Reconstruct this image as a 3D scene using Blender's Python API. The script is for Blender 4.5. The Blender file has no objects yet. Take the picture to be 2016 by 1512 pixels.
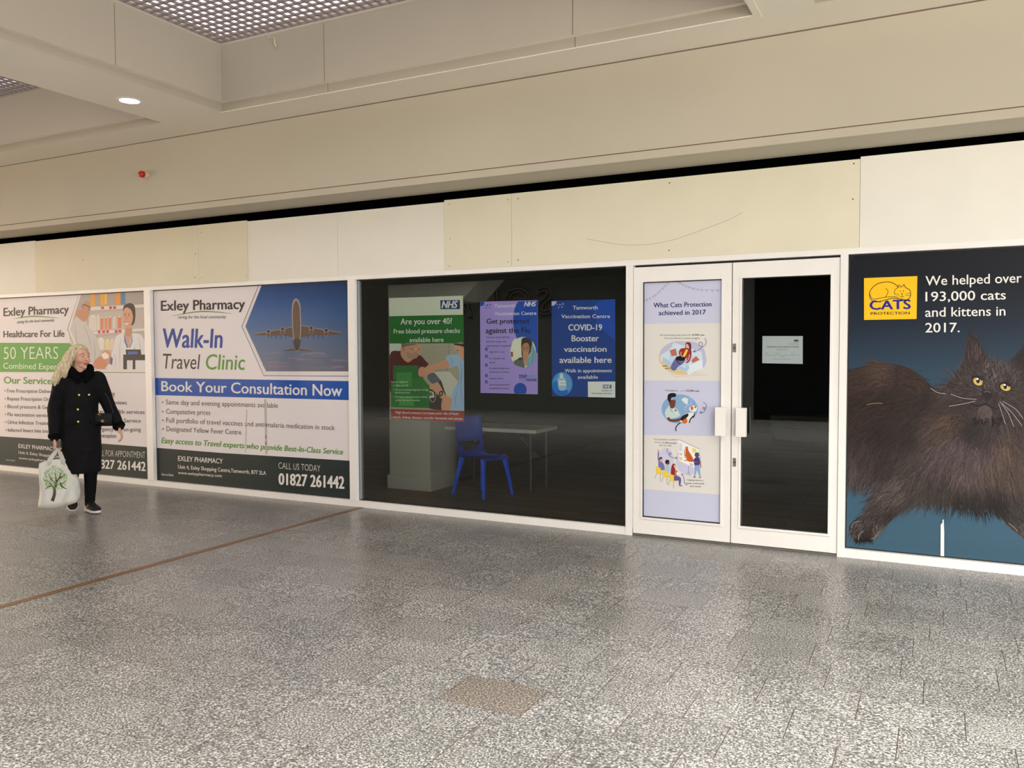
import bpy, bmesh, math, random
from mathutils import Vector, Matrix, noise
random.seed(7)
SC = bpy.context.scene
COL = SC.collection
PI = math.pi

# ------------------------------------------------------------------ camera
F_PX, EYE, DIST = 1640.0, 1.56, 6.6064
YAW, PIT, ROL = -0.4742584, -0.04183787, -0.00375592
def cam_axes():
    f = Vector((math.sin(YAW)*math.cos(PIT), math.cos(YAW)*math.cos(PIT), math.sin(PIT)))
    r = f.cross(Vector((0, 0, 1))).normalized(); u = r.cross(f)
    c, s = math.cos(ROL), math.sin(ROL)
    return c*r + s*u, -s*r + c*u, f
CR, CU, CF = cam_axes()
cam = bpy.data.objects.new('camera', bpy.data.cameras.new('camera'))
COL.objects.link(cam)
cam.matrix_world = Matrix(((CR.x, CU.x, -CF.x, 0), (CR.y, CU.y, -CF.y, -DIST), (CR.z, CU.z, -CF.z, EYE), (0, 0, 0, 1)))
cam.data.sensor_fit = 'HORIZONTAL'; cam.data.sensor_width = 36.0
cam.data.lens = 36.0*F_PX/2016.0
cam.data.clip_start = 0.05; cam.data.clip_end = 200
SC.camera = cam

def P(x, y, Y=0.0):
    """point of the vertical plane y=Y seen at photo pixel (x, y)"""
    d = CR*((x-1008)/F_PX) - CU*((y-756)/F_PX) + CF
    return d*((DIST+Y)/d.y) + Vector((0, -DIST, EYE))

# ------------------------------------------------------------------ world, light, exposure
SC.view_settings.view_transform = 'Standard'
SC.view_settings.look = 'None'
SC.view_settings.exposure = 0.56
SC.view_settings.gamma = 1.0
w = bpy.data.worlds.new('World'); SC.world = w; w.use_nodes = True
w.node_tree.nodes['Background'].inputs[0].default_value = (1.0, 0.98, 0.94, 1)
w.node_tree.nodes['Background'].inputs[1].default_value = 0.30

def area(name, loc, sx, sy, power, color, rot=(0, 0, 0), spread=PI):
    l = bpy.data.lights.new(name, 'AREA'); l.shape = 'RECTANGLE'; l.size = sx; l.size_y = sy
    l.energy = power; l.color = color; l.spread = spread
    o = bpy.data.objects.new(name, l); COL.objects.link(o); o.location = loc; o.rotation_euler = rot
    return o
# daylight coming down through the glazed roof above the mall (right of and behind the viewer), plus added fill at the left
area('skylight', (2.0, -5.6, 4.30), 4.0, 5.0, 430, (1.0, 0.985, 0.95), spread=math.radians(125))
area('skylight', (1.7, -10.1, 4.20), 4.6, 3.4, 420, (1.0, 0.985, 0.95), spread=math.radians(110))
area('skylight', (-3.55, -9.2, 4.30), 4.6, 3.6, 330, (1.0, 0.985, 0.95), spread=math.radians(110))
area('skylight', (-15.2, -3.6, 4.30), 4.6, 5.0, 130, (1.0, 0.80, 0.58))  # warm lamp added far left, out of view, for the orange glow there
area('skylight', (-9.2, -9.2, 4.30), 4.6, 3.6, 210, (1.0, 0.95, 0.87), spread=math.radians(110))  # fill light added out of view to lift the left side

# ------------------------------------------------------------------ helpers
def lin(c):
    if isinstance(c, str):
        c = c.lstrip('#'); c = [int(c[i:i+2], 16) for i in (0, 2, 4)]
    return tuple(((v/255/12.92) if v/255 <= .04045 else ((v/255+.055)/1.055)**2.4) for v in c)

def mat(name, rgb, rough=.5, metal=0.0, spec=.5, noise_amt=0.0, noise_scale=8.0, bump=0.0, bump_scale=60.0, emit=None, alpha=None):
    m = bpy.data.materials.new(name); m.use_nodes = True
    nt = m.node_tree; b = nt.nodes['Principled BSDF']
    c = lin(rgb)
    b.inputs['Base Color'].default_value = (*c, 1)
    b.inputs['Roughness'].default_value = rough
    b.inputs['Metallic'].default_value = metal
    b.inputs['Specular IOR Level'].default_value = spec
    tc = nt.nodes.new('ShaderNodeTexCoord')
    if noise_amt > 0:
        n = nt.nodes.new('ShaderNodeTexNoise'); n.inputs['Scale'].default_value = noise_scale; n.inputs['Detail'].default_value = 5
        nt.links.new(tc.outputs['Object'], n.inputs['Vector'])
        r = nt.nodes.new('ShaderNodeMapRange'); r.inputs['From Min'].default_value = .3; r.inputs['From Max'].default_value = .7
        r.inputs['To Min'].default_value = 1-noise_amt; r.inputs['To Max'].default_value = 1+noise_amt
        nt.links.new(n.outputs['Fac'], r.inputs['Value'])
        v = nt.nodes.new('ShaderNodeVectorMath'); v.operation = 'SCALE'; v.inputs[0].default_value = c
        nt.links.new(r.outputs['Result'], v.inputs['Scale']); nt.links.new(v.outputs['Vector'], b.inputs['Base Color'])
    if bump > 0:
        n = nt.nodes.new('ShaderNodeTexNoise'); n.inputs['Scale'].default_value = bump_scale; n.inputs['Detail'].default_value = 4
        nt.links.new(tc.outputs['Object'], n.inputs['Vector'])
        bp = nt.nodes.new('ShaderNodeBump'); bp.inputs['Strength'].default_value = bump; bp.inputs['Distance'].default_value = .01
        nt.links.new(n.outputs['Fac'], bp.inputs['Height']); nt.links.new(bp.outputs['Normal'], b.inputs['Normal'])
    if emit:
        b.inputs['Emission Color'].default_value = (*lin(emit[0]), 1); b.inputs['Emission Strength'].default_value = emit[1]
    return m

def tag(o, label=None, cat=None, group=None, kind=None):
    if label: o['label'] = label
    if cat: o['category'] = cat
    if group: o['group'] = group
    if kind: o['kind'] = kind
    return o

def link(name, me, m=None, parent=None, smooth=False):
    o = bpy.data.objects.new(name, me); COL.objects.link(o)
    if m is not None:
        for q in (m if isinstance(m, (list, tuple)) else [m]): me.materials.append(q)
    if parent: o.parent = parent
    if smooth:
        for p in me.polygons: p.use_smooth = True
    return o

def obj(name, bm, m=None, parent=None, smooth=False, bevel=0.0, segs=2):
    if bevel > 0:
        bmesh.ops.bevel(bm, geom=[e for e in bm.edges if len(e.link_faces) == 2 and e.calc_face_angle(0) > .6], offset=bevel, segments=segs, affect='EDGES', clamp_overlap=True)
    me = bpy.data.meshes.new(name); bm.to_mesh(me); bm.free()
    return link(name, me, m, parent, smooth)

def empty(name, loc, rz=0, label=None, cat=None, group=None, kind=None):
    o = bpy.data.objects.new(name, None); COL.objects.link(o); o.location = loc; o.rotation_euler = (0, 0, rz)
    o.empty_display_size = .1
    return tag(o, label, cat, group, kind)

def NB(): return bmesh.new()
def box(bm, x0, x1, y0, y1, z0, z1, mi=0):
    v = [bm.verts.new(p) for p in ((x0,y0,z0),(x1,y0,z0),(x1,y1,z0),(x0,y1,z0),(x0,y0,z1),(x1,y0,z1),(x1,y1,z1),(x0,y1,z1))]
    for f in ((3,2,1,0),(4,5,6,7),(0,1,5,4),(1,2,6,5),(2,3,7,6),(3,0,4,7)):
        bm.faces.new([v[i] for i in f]).material_index = mi
def prism(bm, pts, d, mi=0):
    """closed polygon pts (3d) extruded by vector d"""
    a = [bm.verts.new(p) for p in pts]; b = [bm.verts.new(Vector(p)+Vector(d)) for p in pts]
    n = len(pts)
    bm.faces.new(a[::-1]).material_index = mi; bm.faces.new(b).material_index = mi
    for i in range(n): bm.faces.new((a[i], a[(i+1) % n], b[(i+1) % n], b[i])).material_index = mi
    bmesh.ops.recalc_face_normals(bm, faces=bm.faces)
def tube(bm, pts, rad, n=8, caps=True, mi=0):
    pts = [Vector(p) for p in pts]; rad = rad if isinstance(rad, (list, tuple)) else [rad]*len(pts)
    rings = []; up = Vector((0, 0, 1))
    t0 = (pts[1]-pts[0]).normalized()
    side = t0.cross(up if abs(t0.z) < .9 else Vector((1, 0, 0))).normalized()
    for i, p in enumerate(pts):
        t = (pts[min(i+1, len(pts)-1)]-pts[max(i-1, 0)]).normalized()
        side = (side-t*side.dot(t)).normalized(); o = t.cross(side)
        rings.append([bm.verts.new(p+(side*math.cos(2*PI*k/n)+o*math.sin(2*PI*k/n))*rad[i]) for k in range(n)])
    for a, b in zip(rings, rings[1:]):
        for k in range(n): bm.faces.new((a[k], a[(k+1) % n], b[(k+1) % n], b[k])).material_index = mi
    if caps:
        bm.faces.new(rings[0][::-1]).material_index = mi; bm.faces.new(rings[-1]).material_index = mi
def ell(bm, c, r, rot=None, u=16, v=10, mi=0):
    m = Matrix.Translation(Vector(c)) @ (rot.to_4x4() if rot else Matrix.Identity(4)) @ Matrix.Diagonal((*r, 1))
    g = bmesh.ops.create_uvsphere(bm, u_segments=u, v_segments=v, radius=1, matrix=m)
    for vv in g['verts']:
        for f in vv.link_faces: f.material_index = mi
def capsule(bm, p0, p1, r0, r1, n=14):
    p0, p1 = Vector(p0), Vector(p1); d = (p1-p0).normalized(); pts = []; rd = []
    for k in range(5):
        a = PI/2*k/4; pts.append(p0-d*r0*math.cos(a)); rd.append(max(r0*math.sin(a), .0005))
    for k in range(5):
        a = PI/2*k/4; pts.append(p1+d*r1*math.sin(a)); rd.append(max(r1*math.cos(a), .0005))
    tube(bm, pts, rd, n)
def catmull(pts, k=5, closed=True):
    out = []; n = len(pts)
    rng = range(n) if closed else range(n-1)
    for i in rng:
        g = (lambda j: pts[j % n]) if closed else (lambda j: pts[max(0, min(n-1, j))])
        p0, p1, p2, p3 = [Vector(g(i+q)) for q in (-1, 0, 1, 2)]
        for s in range(k):
            t = s/k
            out.append(.5*((2*p1)+(p2-p0)*t+(2*p0-5*p1+4*p2-p3)*t*t+(3*p1-p0-3*p2+p3)*t**3))
    if not closed: out.append(Vector(pts[-1]))
    return out
def remeshed(bm, voxel, smooth_it=4, disp=None):
    me = bpy.data.meshes.new('tmp'); bm.to_mesh(me); bm.free()
    o = bpy.data.objects.new('tmp', me); COL.objects.link(o)
    r = o.modifiers.new('r', 'REMESH'); r.mode = 'VOXEL'; r.voxel_size = voxel; r.use_smooth_shade = True
    s = o.modifiers.new('s', 'SMOOTH'); s.iterations = smooth_it; s.factor = .5
    dg = bpy.context.evaluated_depsgraph_get(); dg.update()
    out = bpy.data.meshes.new_from_object(o.evaluated_get(dg))
    bpy.data.objects.remove(o); bpy.data.meshes.remove(me)
    for p in out.polygons: p.use_smooth = True
    if disp:
        for v in out.vertices: v.co = disp(v.co.copy())
    out.materials.clear()
    return out

# ------------------------------------------------------------------ printed artwork
def print_mat(name, rough, spec=.5, coat=0.0):
    m = bpy.data.materials.new(name); m.use_nodes = True; nt = m.node_tree; b = nt.nodes['Principled BSDF']
    a = nt.nodes.new('ShaderNodeVertexColor'); a.layer_name = 'Ink'
    nt.links.new(a.outputs['Color'], b.inputs['Base Color'])
    b.inputs['Roughness'].default_value = rough; b.inputs['Specular IOR Level'].default_value = spec
    b.inputs['Coat Weight'].default_value = coat; b.inputs['Coat Roughness'].default_value = .12
    return m
M_VINYL = print_mat('printed vinyl', .5, .25, .10)
M_PAPER = print_mat('printed paper', .7, .2)
EPS = 1.6e-5
_font = {}
def text_mesh(s, bold):
    key = (s, bold)
    if key not in _font:
        c = bpy.data.curves.new('t', 'FONT'); c.body = s; c.size = 1; c.offset = bold; c.resolution_u = 3
        o = bpy.data.objects.new('t', c)
        me = bpy.data.meshes.new_from_object(o)
        vs = [(v.co.x, v.co.y) for v in me.vertices]; fs = [tuple(p.vertices) for p in me.polygons]
        bpy.data.objects.remove(o); bpy.data.curves.remove(c); bpy.data.meshes.remove(me)
        _font[key] = (vs, fs)
    return _font[key]
CAPH = max(v[1] for v in text_mesh('H', 0)[0])

class Art:
    """a printed sheet: shapes are given in the pixels of a crop of the photo (set by view) and laid on the plane y=Y"""
    def __init__(s, Y, gain=1.0):
        s.g = gain
        s.bm = bmesh.new(); s.cl = s.bm.loops.layers.float_color.new('Ink'); s.Y = Y; s.n = 4; s.view(0, 0, 1)
    def view(s, ox, oy, k): s.v = (ox, oy, k); return s
    def px(s, p): return (s.v[0]+p[0]/s.v[2], s.v[1]+p[1]/s.v[2])
    def raw(s, pts, cols, layer=None):
        Y = s.Y - (s.n if layer is None else layer)*EPS
        vs = [s.bm.verts.new(P(p[0], p[1], Y)) for p in pts]
        f = s.bm.faces.new(vs)
        for i, l in enumerate(f.loops):
            c = cols[i] if isinstance(cols, list) else cols
            l[s.cl] = (*[min(.93, q*s.g) for q in c], 1)
        return f
    def poly(s, pts, col, smooth=0, cols=None):
        if smooth: pts = [tuple(v[:2]) for v in catmull([(p[0], p[1], 0) for p in pts], smooth)]
        s.n += 1
        return s.raw([s.px(p) for p in pts], [lin(c) for c in cols] if cols else lin(col))
    def rect(s, x0, y0, x1, y1, col): return s.poly([(x0, y0), (x1, y0), (x1, y1), (x0, y1)], col)
    def ellipse(s, cx, cy, rx, ry, col, n=36, rot=0):
        c, q = math.cos(rot), math.sin(rot)
        return s.poly([(cx+rx*math.cos(2*PI*k/n)*c-ry*math.sin(2*PI*k/n)*q, cy+rx*math.cos(2*PI*k/n)*q+ry*math.sin(2*PI*k/n)*c) for k in range(n)], col)
    def line(s, pts, wd, col, smooth=0, closed=False, taper=False):
        if smooth: pts = [tuple(v[:2]) for v in catmull([(p[0], p[1], 0) for p in pts], smooth, closed)]
        if closed: pts = list(pts)+[pts[0]]
        s.n += 1; L = []; N = len(pts)
        for i, p in enumerate(pts):
            a = pts[max(i-1, 0)]; b = pts[min(i+1, N-1)]
            dx, dy = b[0]-a[0], b[1]-a[1]; l = math.hypot(dx, dy) or 1
            ww = wd/2*((math.sin(PI*i/(N-1))+.08) if taper else 1)
            L.append(((p[0]-dy/l*ww, p[1]+dx/l*ww), (p[0]+dy/l*ww, p[1]-dx/l*ww)))
        for a, b in zip(L, L[1:]): s.raw([s.px(a[0]), s.px(a[1]), s.px(b[1]), s.px(b[0])], lin(col))
    def text(s, body, x0, y0, x1, y1, cap, col, bold=0.0, italic=0.0, cap1=None):
        """baseline from (x0,y0) to (x1,y1), capital height cap; bold lettering is struck four times, slightly shifted"""
        if bold > .0:
            q = bold*cap*1.25; w_ = q*.95
            for dx, dy in ((-w_, 0), (w_, 0), (0, -q*.5), (0, q*.5)):
                s.text(body, x0+w_+dx, y0+dy-q*.3, x1-w_+dx, y1+dy-q*.3, cap*(1-bold*.5), col, 0.0, italic, cap1)
            return
        vs, fs = text_mesh(body, bold)
        if not vs: return
        s.n += 1
        a, b = min(v[0] for v in vs), max(v[0] for v in vs); cap1 = (cap1 or cap)*1.07; cap *= 1.07
        Y = s.Y - s.n*EPS; V = []
        for x, y in vs:
            t = (x-a)/(b-a); h = y/CAPH*(cap+(cap1-cap)*t)
            q = s.px((x0+(x1-x0)*t + italic*h, y0+(y1-y0)*t - h))
            V.append(s.bm.verts.new(P(q[0], q[1], Y)))
        c = (*[min(.93, q*s.g) for q in lin(col)], 1);
        for f in fs:
            try: F = s.bm.faces.new([V[i] for i in f])
            except ValueError: continue
            for l in F.loops: l[s.cl] = c
    def sheet(s, x0, x1, z0, z1, col, thick=.0006):
        """the sheet itself, in metres"""
        n0 = len(s.bm.faces)
        box(s.bm, x0, x1, s.Y, s.Y+thick, z0, z1); s.bm.faces.ensure_lookup_table()
        for f in s.bm.faces[n0:]:
            for l in f.loops: l[s.cl] = (*lin(col), 1)
    def done(s, name, m, label, cat, parent=None, clip=None):
        # everything faces the viewer
        if clip:
            for co, no in (((clip[0],0,0),(-1,0,0)), ((clip[1],0,0),(1,0,0)), ((0,0,clip[2]),(0,0,-1)), ((0,0,clip[3]),(0,0,1))):
                g = list(s.bm.verts)+list(s.bm.edges)+list(s.bm.faces)
                bmesh.ops.bisect_plane(s.bm, geom=g, plane_co=co, plane_no=no, clear_outer=True)
        for f in s.bm.faces:
            f.normal_update()
            if f.normal.y > 0 and abs(f.normal.y) > .5 and f.calc_center_median().y < s.Y+1e-5: f.normal_flip()
        return tag(obj(name, s.bm, m, parent), label, cat)

# ------------------------------------------------------------------ materials
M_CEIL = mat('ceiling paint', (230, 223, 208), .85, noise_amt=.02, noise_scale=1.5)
M_COFFER_SHADE = mat('coffer paint shade toned', (172, 163, 148), .85, noise_amt=.03, noise_scale=1.2)  # taupe, toned down below the soffit to imitate dimmer light on coffer walls
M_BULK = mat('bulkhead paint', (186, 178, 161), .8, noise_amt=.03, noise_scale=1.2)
M_REVEAL = mat('shadow gap brown', (120, 98, 78), .8)
M_FRAME = mat('white aluminium', (242, 240, 238), .32, noise_amt=.02, noise_scale=3)
M_GASKET = mat('black gasket', (22, 22, 24), .5)
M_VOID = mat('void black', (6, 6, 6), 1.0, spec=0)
M_CREAM = mat('cream board', (226, 221, 200), .6, noise_amt=.025, noise_scale=2.5)
M_CREAM2 = mat('aged cream board', (226, 219, 196), .6, noise_amt=.03, noise_scale=2)
M_WHITEB = mat('white board', (234, 231, 222), .6, noise_amt=.02, noise_scale=2.5)
M_SCREW = mat('screw', (70, 60, 50), .5, .6)
M_LOUVRE = mat('louvre plastic', (120, 108, 105), .5)
M_DARKWALL = mat('dark wall', (28, 28, 27), .7)
M_SHUT = mat('dark shutter', (118, 122, 118), .8, spec=.15)
M_BRASS = mat('brass strip', (128, 96, 66), .45, .35, noise_amt=.18, noise_scale=6)
M_STEEL = mat('brushed steel', (170, 168, 165), .35, .9)
M_DARKMET = mat('dark metal', (95, 95, 92), .4, .7)
M_PILLAR = mat('pillar paint', (205, 203, 192), .7)
M_SKY = mat('skylight glazing', (255, 255, 255), .5, emit=((255, 250, 252), 0.95))

def floor_mat():
    m = bpy.data.materials.new('granite tiles'); m.use_nodes = True; nt = m.node_tree; N = nt.nodes.new; L = nt.links.new
    b = nt.nodes['Principled BSDF']
    g = N('ShaderNodeNewGeometry'); sp = N('ShaderNodeSeparateXYZ'); L(g.outputs['Position'], sp.inputs[0])
    def M(op, a, c=None, v=None):
        n = N('ShaderNodeMath'); n.operation = op
        for i, q in enumerate((a, c, v)):
            if q is None: continue
            if isinstance(q, (int, float)): n.inputs[i].default_value = q
            else: L(q, n.inputs[i])
        return n.outputs[0]
    row_f = M('DIVIDE', M('ADD', sp.outputs['Y'], 0.2+30), .3)
    row = M('FLOOR', row_f); rf = M('FRACT', row_f)
    wn = N('ShaderNodeTexWhiteNoise'); wn.noise_dimensions = '1D'; L(row, wn.inputs['W'])
    u = M('ADD', M('DIVIDE', M('ADD', sp.outputs['X'], 40), .41), wn.outputs['Value'])
    # tiles alternate in length: pull every second joint
    base = M('FLOOR', u); uf = M('FRACT', u)
    # joints
    dy = M('MULTIPLY', M('MINIMUM', rf, M('SUBTRACT', 1, rf)), .3)
    dx = M('MULTIPLY', M('MINIMUM', uf, M('SUBTRACT', 1, uf)), .41)
    jx = M('LESS_THAN', dx, .0019); jy = M('LESS_THAN', dy, .0015)
    cmb = N('ShaderNodeCombineXYZ'); L(base, cmb.inputs[0]); L(row, cmb.inputs[1])
    wt = N('ShaderNodeTexWhiteNoise'); wt.noise_dimensions = '3D'; L(cmb.outputs[0], wt.inputs['Vector'])
    # speckle, shifted per tile so grains do not run across joints
    sh = N('ShaderNodeVectorMath'); sh.operation = 'MULTIPLY_ADD'; L(wt.outputs['Color'], sh.inputs[0]); sh.inputs[1].default_value = (9, 9, 9); L(g.outputs['Position'], sh.inputs[2])
    def ns(scale, det, rough=.6):
        n = N('ShaderNodeTexNoise'); n.inputs['Scale'].default_value = scale; n.inputs['Detail'].default_value = det; n.inputs['Roughness'].default_value = rough
        L(sh.outputs[0], n.inputs['Vector']); return n.outputs['Fac']
    n1 = ns(112, 3, .65); n2 = ns(5, 3)
    n3n = N('ShaderNodeTexNoise'); n3n.inputs['Scale'].default_value = 1.1; n3n.inputs['Detail'].default_value = 4; L(g.outputs['Position'], n3n.inputs['Vector'])
    r = N('ShaderNodeValToRGB'); e = r.color_ramp.elements
    e[0].position = .36; e[0].color = (*lin((72, 70, 68)), 1); e[1].position = .62; e[1].color = (*lin((200, 198, 194)), 1)
    k = e.new(.47); k.color = (*lin((110, 108, 104)), 1); k = e.new(.54); k.color = (*lin((142, 140, 136)), 1)
    L(n1, r.inputs['Fac'])
    tint = N('ShaderNodeMapRange'); tint.inputs['To Min'].default_value = .87; tint.inputs['To Max'].default_value = 1.06; L(wt.outputs['Value'], tint.inputs['Value'])
    t2 = N('ShaderNodeMapRange'); t2.inputs['From Min'].default_value = .3; t2.inputs['From Max'].default_value = .7; t2.inputs['To Min'].default_value = .90; t2.inputs['To Max'].default_value = 1.08; L(n2, t2.inputs['Value'])
    t3 = N('ShaderNodeMapRange'); t3.inputs['From Min'].default_value = .3; t3.inputs['From Max'].default_value = .7; t3.inputs['To Min'].default_value = .90; t3.inputs['To Max'].default_value = 1.08; L(n3n.outputs['Fac'], t3.inputs['Value'])
    fac = M('MULTIPLY', M('MULTIPLY', tint.outputs[0], t2.outputs[0]), t3.outputs[0])
    sc = N('ShaderNodeVectorMath'); sc.operation = 'SCALE'; L(r.outputs['Color'], sc.inputs[0]); L(fac, sc.inputs['Scale'])
    # a few rust-brown tiles
    br = N('ShaderNodeMix'); br.data_type = 'RGBA'; br.blend_type = 'MULTIPLY'; br.inputs[7].default_value = (*lin((246, 234, 222)), 1)
    wb = N('ShaderNodeSeparateColor'); L(wt.outputs['Color'], wb.inputs[0])
    L(M('GREATER_THAN', wb.outputs[1], .993), br.inputs[0]); L(sc.outputs[0], br.inputs[6])
    jm = N('ShaderNodeMix'); jm.data_type = 'RGBA'; jm.inputs[7].default_value = (*lin((72, 58, 50)), 1)
    L(M('MAXIMUM', jx, M('MULTIPLY', jy, .8)), jm.inputs[0]); L(br.outputs[2], jm.inputs[6])
    L(jm.outputs[2], b.inputs['Base Color'])
    rr = N('ShaderNodeMapRange'); rr.inputs['To Min'].default_value = .26; rr.inputs['To Max'].default_value = .36; L(n3n.outputs['Fac'], rr.inputs['Value']); L(rr.outputs[0], b.inputs['Roughness'])
    b.inputs['Specular IOR Level'].default_value = .45
    return m
M_FLOOR = floor_mat()

def wood_floor():
    m = bpy.data.materials.new('dark wood floor'); m.use_nodes = True; nt = m.node_tree; b = nt.nodes['Principled BSDF']
    tc = nt.nodes.new('ShaderNodeTexCoord'); br = nt.nodes.new('ShaderNodeTexBrick')
    br.inputs['Scale'].default_value = 1.0; br.inputs['Brick Width'].default_value = 1.2; br.inputs['Row Height'].default_value = .14
    br.inputs['Mortar Size'].default_value = .004
    br.inputs['Color1'].default_value = (*lin((150, 126, 100)), 1); br.inputs['Color2'].default_value = (*lin((128, 108, 86)), 1); br.inputs['Mortar'].default_value = (*lin((60, 50, 42)), 1)
    nt.links.new(tc.outputs['Object'], br.inputs['Vector']); nt.links.new(br.outputs['Color'], b.inputs['Base Color'])
    b.inputs['Roughness'].default_value = .5
    return m
M_WOOD = wood_floor()

def glass_mat():
    m = bpy.data.materials.new('window glass'); m.use_nodes = True; nt = m.node_tree
    for n in list(nt.nodes): nt.nodes.remove(n)
    o = nt.nodes.new('ShaderNodeOutputMaterial'); mx = nt.nodes.new('ShaderNodeMixShader'); t = nt.nodes.new('ShaderNodeBsdfTransparent'); g = nt.nodes.new('ShaderNodeBsdfGlossy')
    f = nt.nodes.new('ShaderNodeFresnel'); f.inputs['IOR'].default_value = 1.45
    t.inputs['Color'].default_value = (.96, .98, .97, 1); g.inputs['Roughness'].default_value = .0; g.inputs['Color'].default_value = (1, 1, 1, 1)
    nt.links.new(f.outputs[0], mx.inputs[0]); nt.links.new(t.outputs[0], mx.inputs[1]); nt.links.new(g.outputs[0], mx.inputs[2]); nt.links.new(mx.outputs[0], o.inputs['Surface'])
    return m
M_GLASS = glass_mat()

def S(name, bm, m, parent=None, **k): return tag(obj(name, bm, m, parent, **k), kind='structure' if parent is None else None)

# ------------------------------------------------------------------ the mall: floor, ceiling, bulkhead
XL, XR, YB = -22.0, 9.0, -12.0
b = NB(); box(b, XL, XR, YB-.3, 0.0, -.06, 0.0); S('floor', b, M_FLOOR)
b = NB(); box(b, -5.098, -5.042, -12.0, -.012, 0.0, .0035); S('trim_1', b, M_BRASS)   # expansion strip let into the tiles
ZC, YF = 3.774, -.434
COFF = [(-17.36, -12.40, -6.3, -.86), (-11.58, -6.765, -6.3, -.86), (-5.965, -1.143, -6.3, -.86), (-.75, 4.1, -8.2, -.86), (-.6, 4.0, -11.9, -8.4), (-17.36, -12.4, -11.4, -6.9), (-11.58, -6.765, -11.4, -6.9), (-5.965, -1.143, -11.4, -6.9)]
b = NB()
xs = sorted({XL, XR, *[c[0] for c in COFF], *[c[1] for c in COFF]}); ys = sorted({YB-.3, YF, *[c[2] for c in COFF], *[c[3] for c in COFF]})
for i in range(len(xs)-1):
    for j in range(len(ys)-1):
        cx, cy = (xs[i]+xs[i+1])/2, (ys[j]+ys[j+1])/2
        if any(c[0] < cx < c[1] and c[2] < cy < c[3] for c in COFF): continue
        v = [b.verts.new(p) for p in ((xs[i], ys[j], ZC), (xs[i], ys[j+1], ZC), (xs[i+1], ys[j+1], ZC), (xs[i+1], ys[j], ZC))]; b.faces.new(v)
bmesh.ops.remove_doubles(b, verts=b.verts, dist=1e-4)
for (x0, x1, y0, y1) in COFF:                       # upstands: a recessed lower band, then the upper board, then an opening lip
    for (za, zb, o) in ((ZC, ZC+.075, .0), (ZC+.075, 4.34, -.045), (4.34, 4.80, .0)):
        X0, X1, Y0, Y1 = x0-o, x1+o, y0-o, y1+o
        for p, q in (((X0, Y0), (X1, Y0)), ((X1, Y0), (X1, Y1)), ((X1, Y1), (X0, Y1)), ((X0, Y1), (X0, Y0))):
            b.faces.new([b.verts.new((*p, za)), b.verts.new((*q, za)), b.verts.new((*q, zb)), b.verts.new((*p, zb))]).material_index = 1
    for z in (ZC+.075, 4.34):                        # little ledges between the bands
        o = .045
        for (a0, a1, c0, c1) in ((x0, x1, y0, y0+o), (x0, x1, y1-o, y1), (x0, x0+o, y0+o, y1-o), (x1-o, x1, y0+o, y1-o)):
            b.faces.new([b.verts.new(p) for p in ((a0, c0, z), (a1, c0, z), (a1, c1, z), (a0, c1, z))])
S('ceiling', b, [M_CEIL, M_COFFER_SHADE])
# narrow cover trim round the opening, and board joints in the coffer faces
b = NB()
for (xa, xb, ya, yb) in ((-6.0, -1.09, -.855, -.80), (-1.138, -1.09, -6.3, -.856)):
    box(b, xa, xb, ya, yb, ZC-.006, ZC)
S('trim_2', b, M_CEIL)
for i, (x, y, z0, z1, wd) in enumerate(((-2.42, -.86, ZC, 4.34, .004), (-4.72, -.86, ZC, 4.34, .0025))):
    b = NB(); box(b, x, x+wd, y-.0475, y-.0445, z0+.075, z1); box(b, x, x+wd, y-.002, y, z0, z0+.075); S('trim_%d' % (3+i), b, M_REVEAL)
b = NB(); box(b, -5.920, -5.9185, -2.02, -2.016, ZC+.075, 4.34); S('trim_5', b, M_REVEAL)

def grille(x0, x1, y0, y1, label, pitch=.085, depth=.021):
    g = empty('louvre_grille', ((x0+x1)/2, (y0+y1)/2, 4.38), 0, label, 'ceiling grille')
    cx, cy = (x0+x1)/2, (y0+y1)/2
    bm = NB(); t = .0042
    n = int((x1-x0)/pitch)
    for i in range(n+1):
        x = x0+i*(x1-x0)/n-cx; box(bm, x-t, x+t, y0-cy+.004, y1-cy-.004, 0, depth)
    a = obj('cross_slats', bm, M_LOUVRE, g)
    bm = NB(); n = int((y1-y0)/pitch)
    for i in range(n+1):
        y = y0+i*(y1-y0)/n-cy; box(bm, x0-cx+.004, x1-cx-.004, y-t, y+t, .0005, depth-.0005)
    obj('long_slats', bm, M_LOUVRE, g)
    return g
grille(-5.93, -1.18, -6.28, -.895, 'large white louvre grille glowing with daylight in the upper centre of the ceiling')
grille(-11.56, -6.785, -6.28, -.875, 'louvre grille partly hidden behind the ceiling beam at the far left edge')
for k, (x0, x1, y0, y1) in enumerate(COFF[1:3]):
    b = NB(); v = [b.verts.new(p) for p in ((x0, y0, 4.47), (x0, y1, 4.47), (x1, y1, 4.47), (x1, y0, 4.47))]; b.faces.new(v)
    S('window_%d' % (11+k), b, M_SKY)

# bulkhead above the shopfront
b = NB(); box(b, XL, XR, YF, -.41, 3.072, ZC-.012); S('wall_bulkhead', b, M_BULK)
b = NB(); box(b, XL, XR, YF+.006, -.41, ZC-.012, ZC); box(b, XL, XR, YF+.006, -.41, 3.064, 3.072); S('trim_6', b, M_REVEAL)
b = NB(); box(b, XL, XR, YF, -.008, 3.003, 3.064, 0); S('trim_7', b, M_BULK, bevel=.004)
b = NB(); box(b, XL, XR, .22, .24, 2.2, 3.3); box(b, XL, XR, -.405, .22, 3.25, 3.3); S('wall_void', b, M_VOID)

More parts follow.
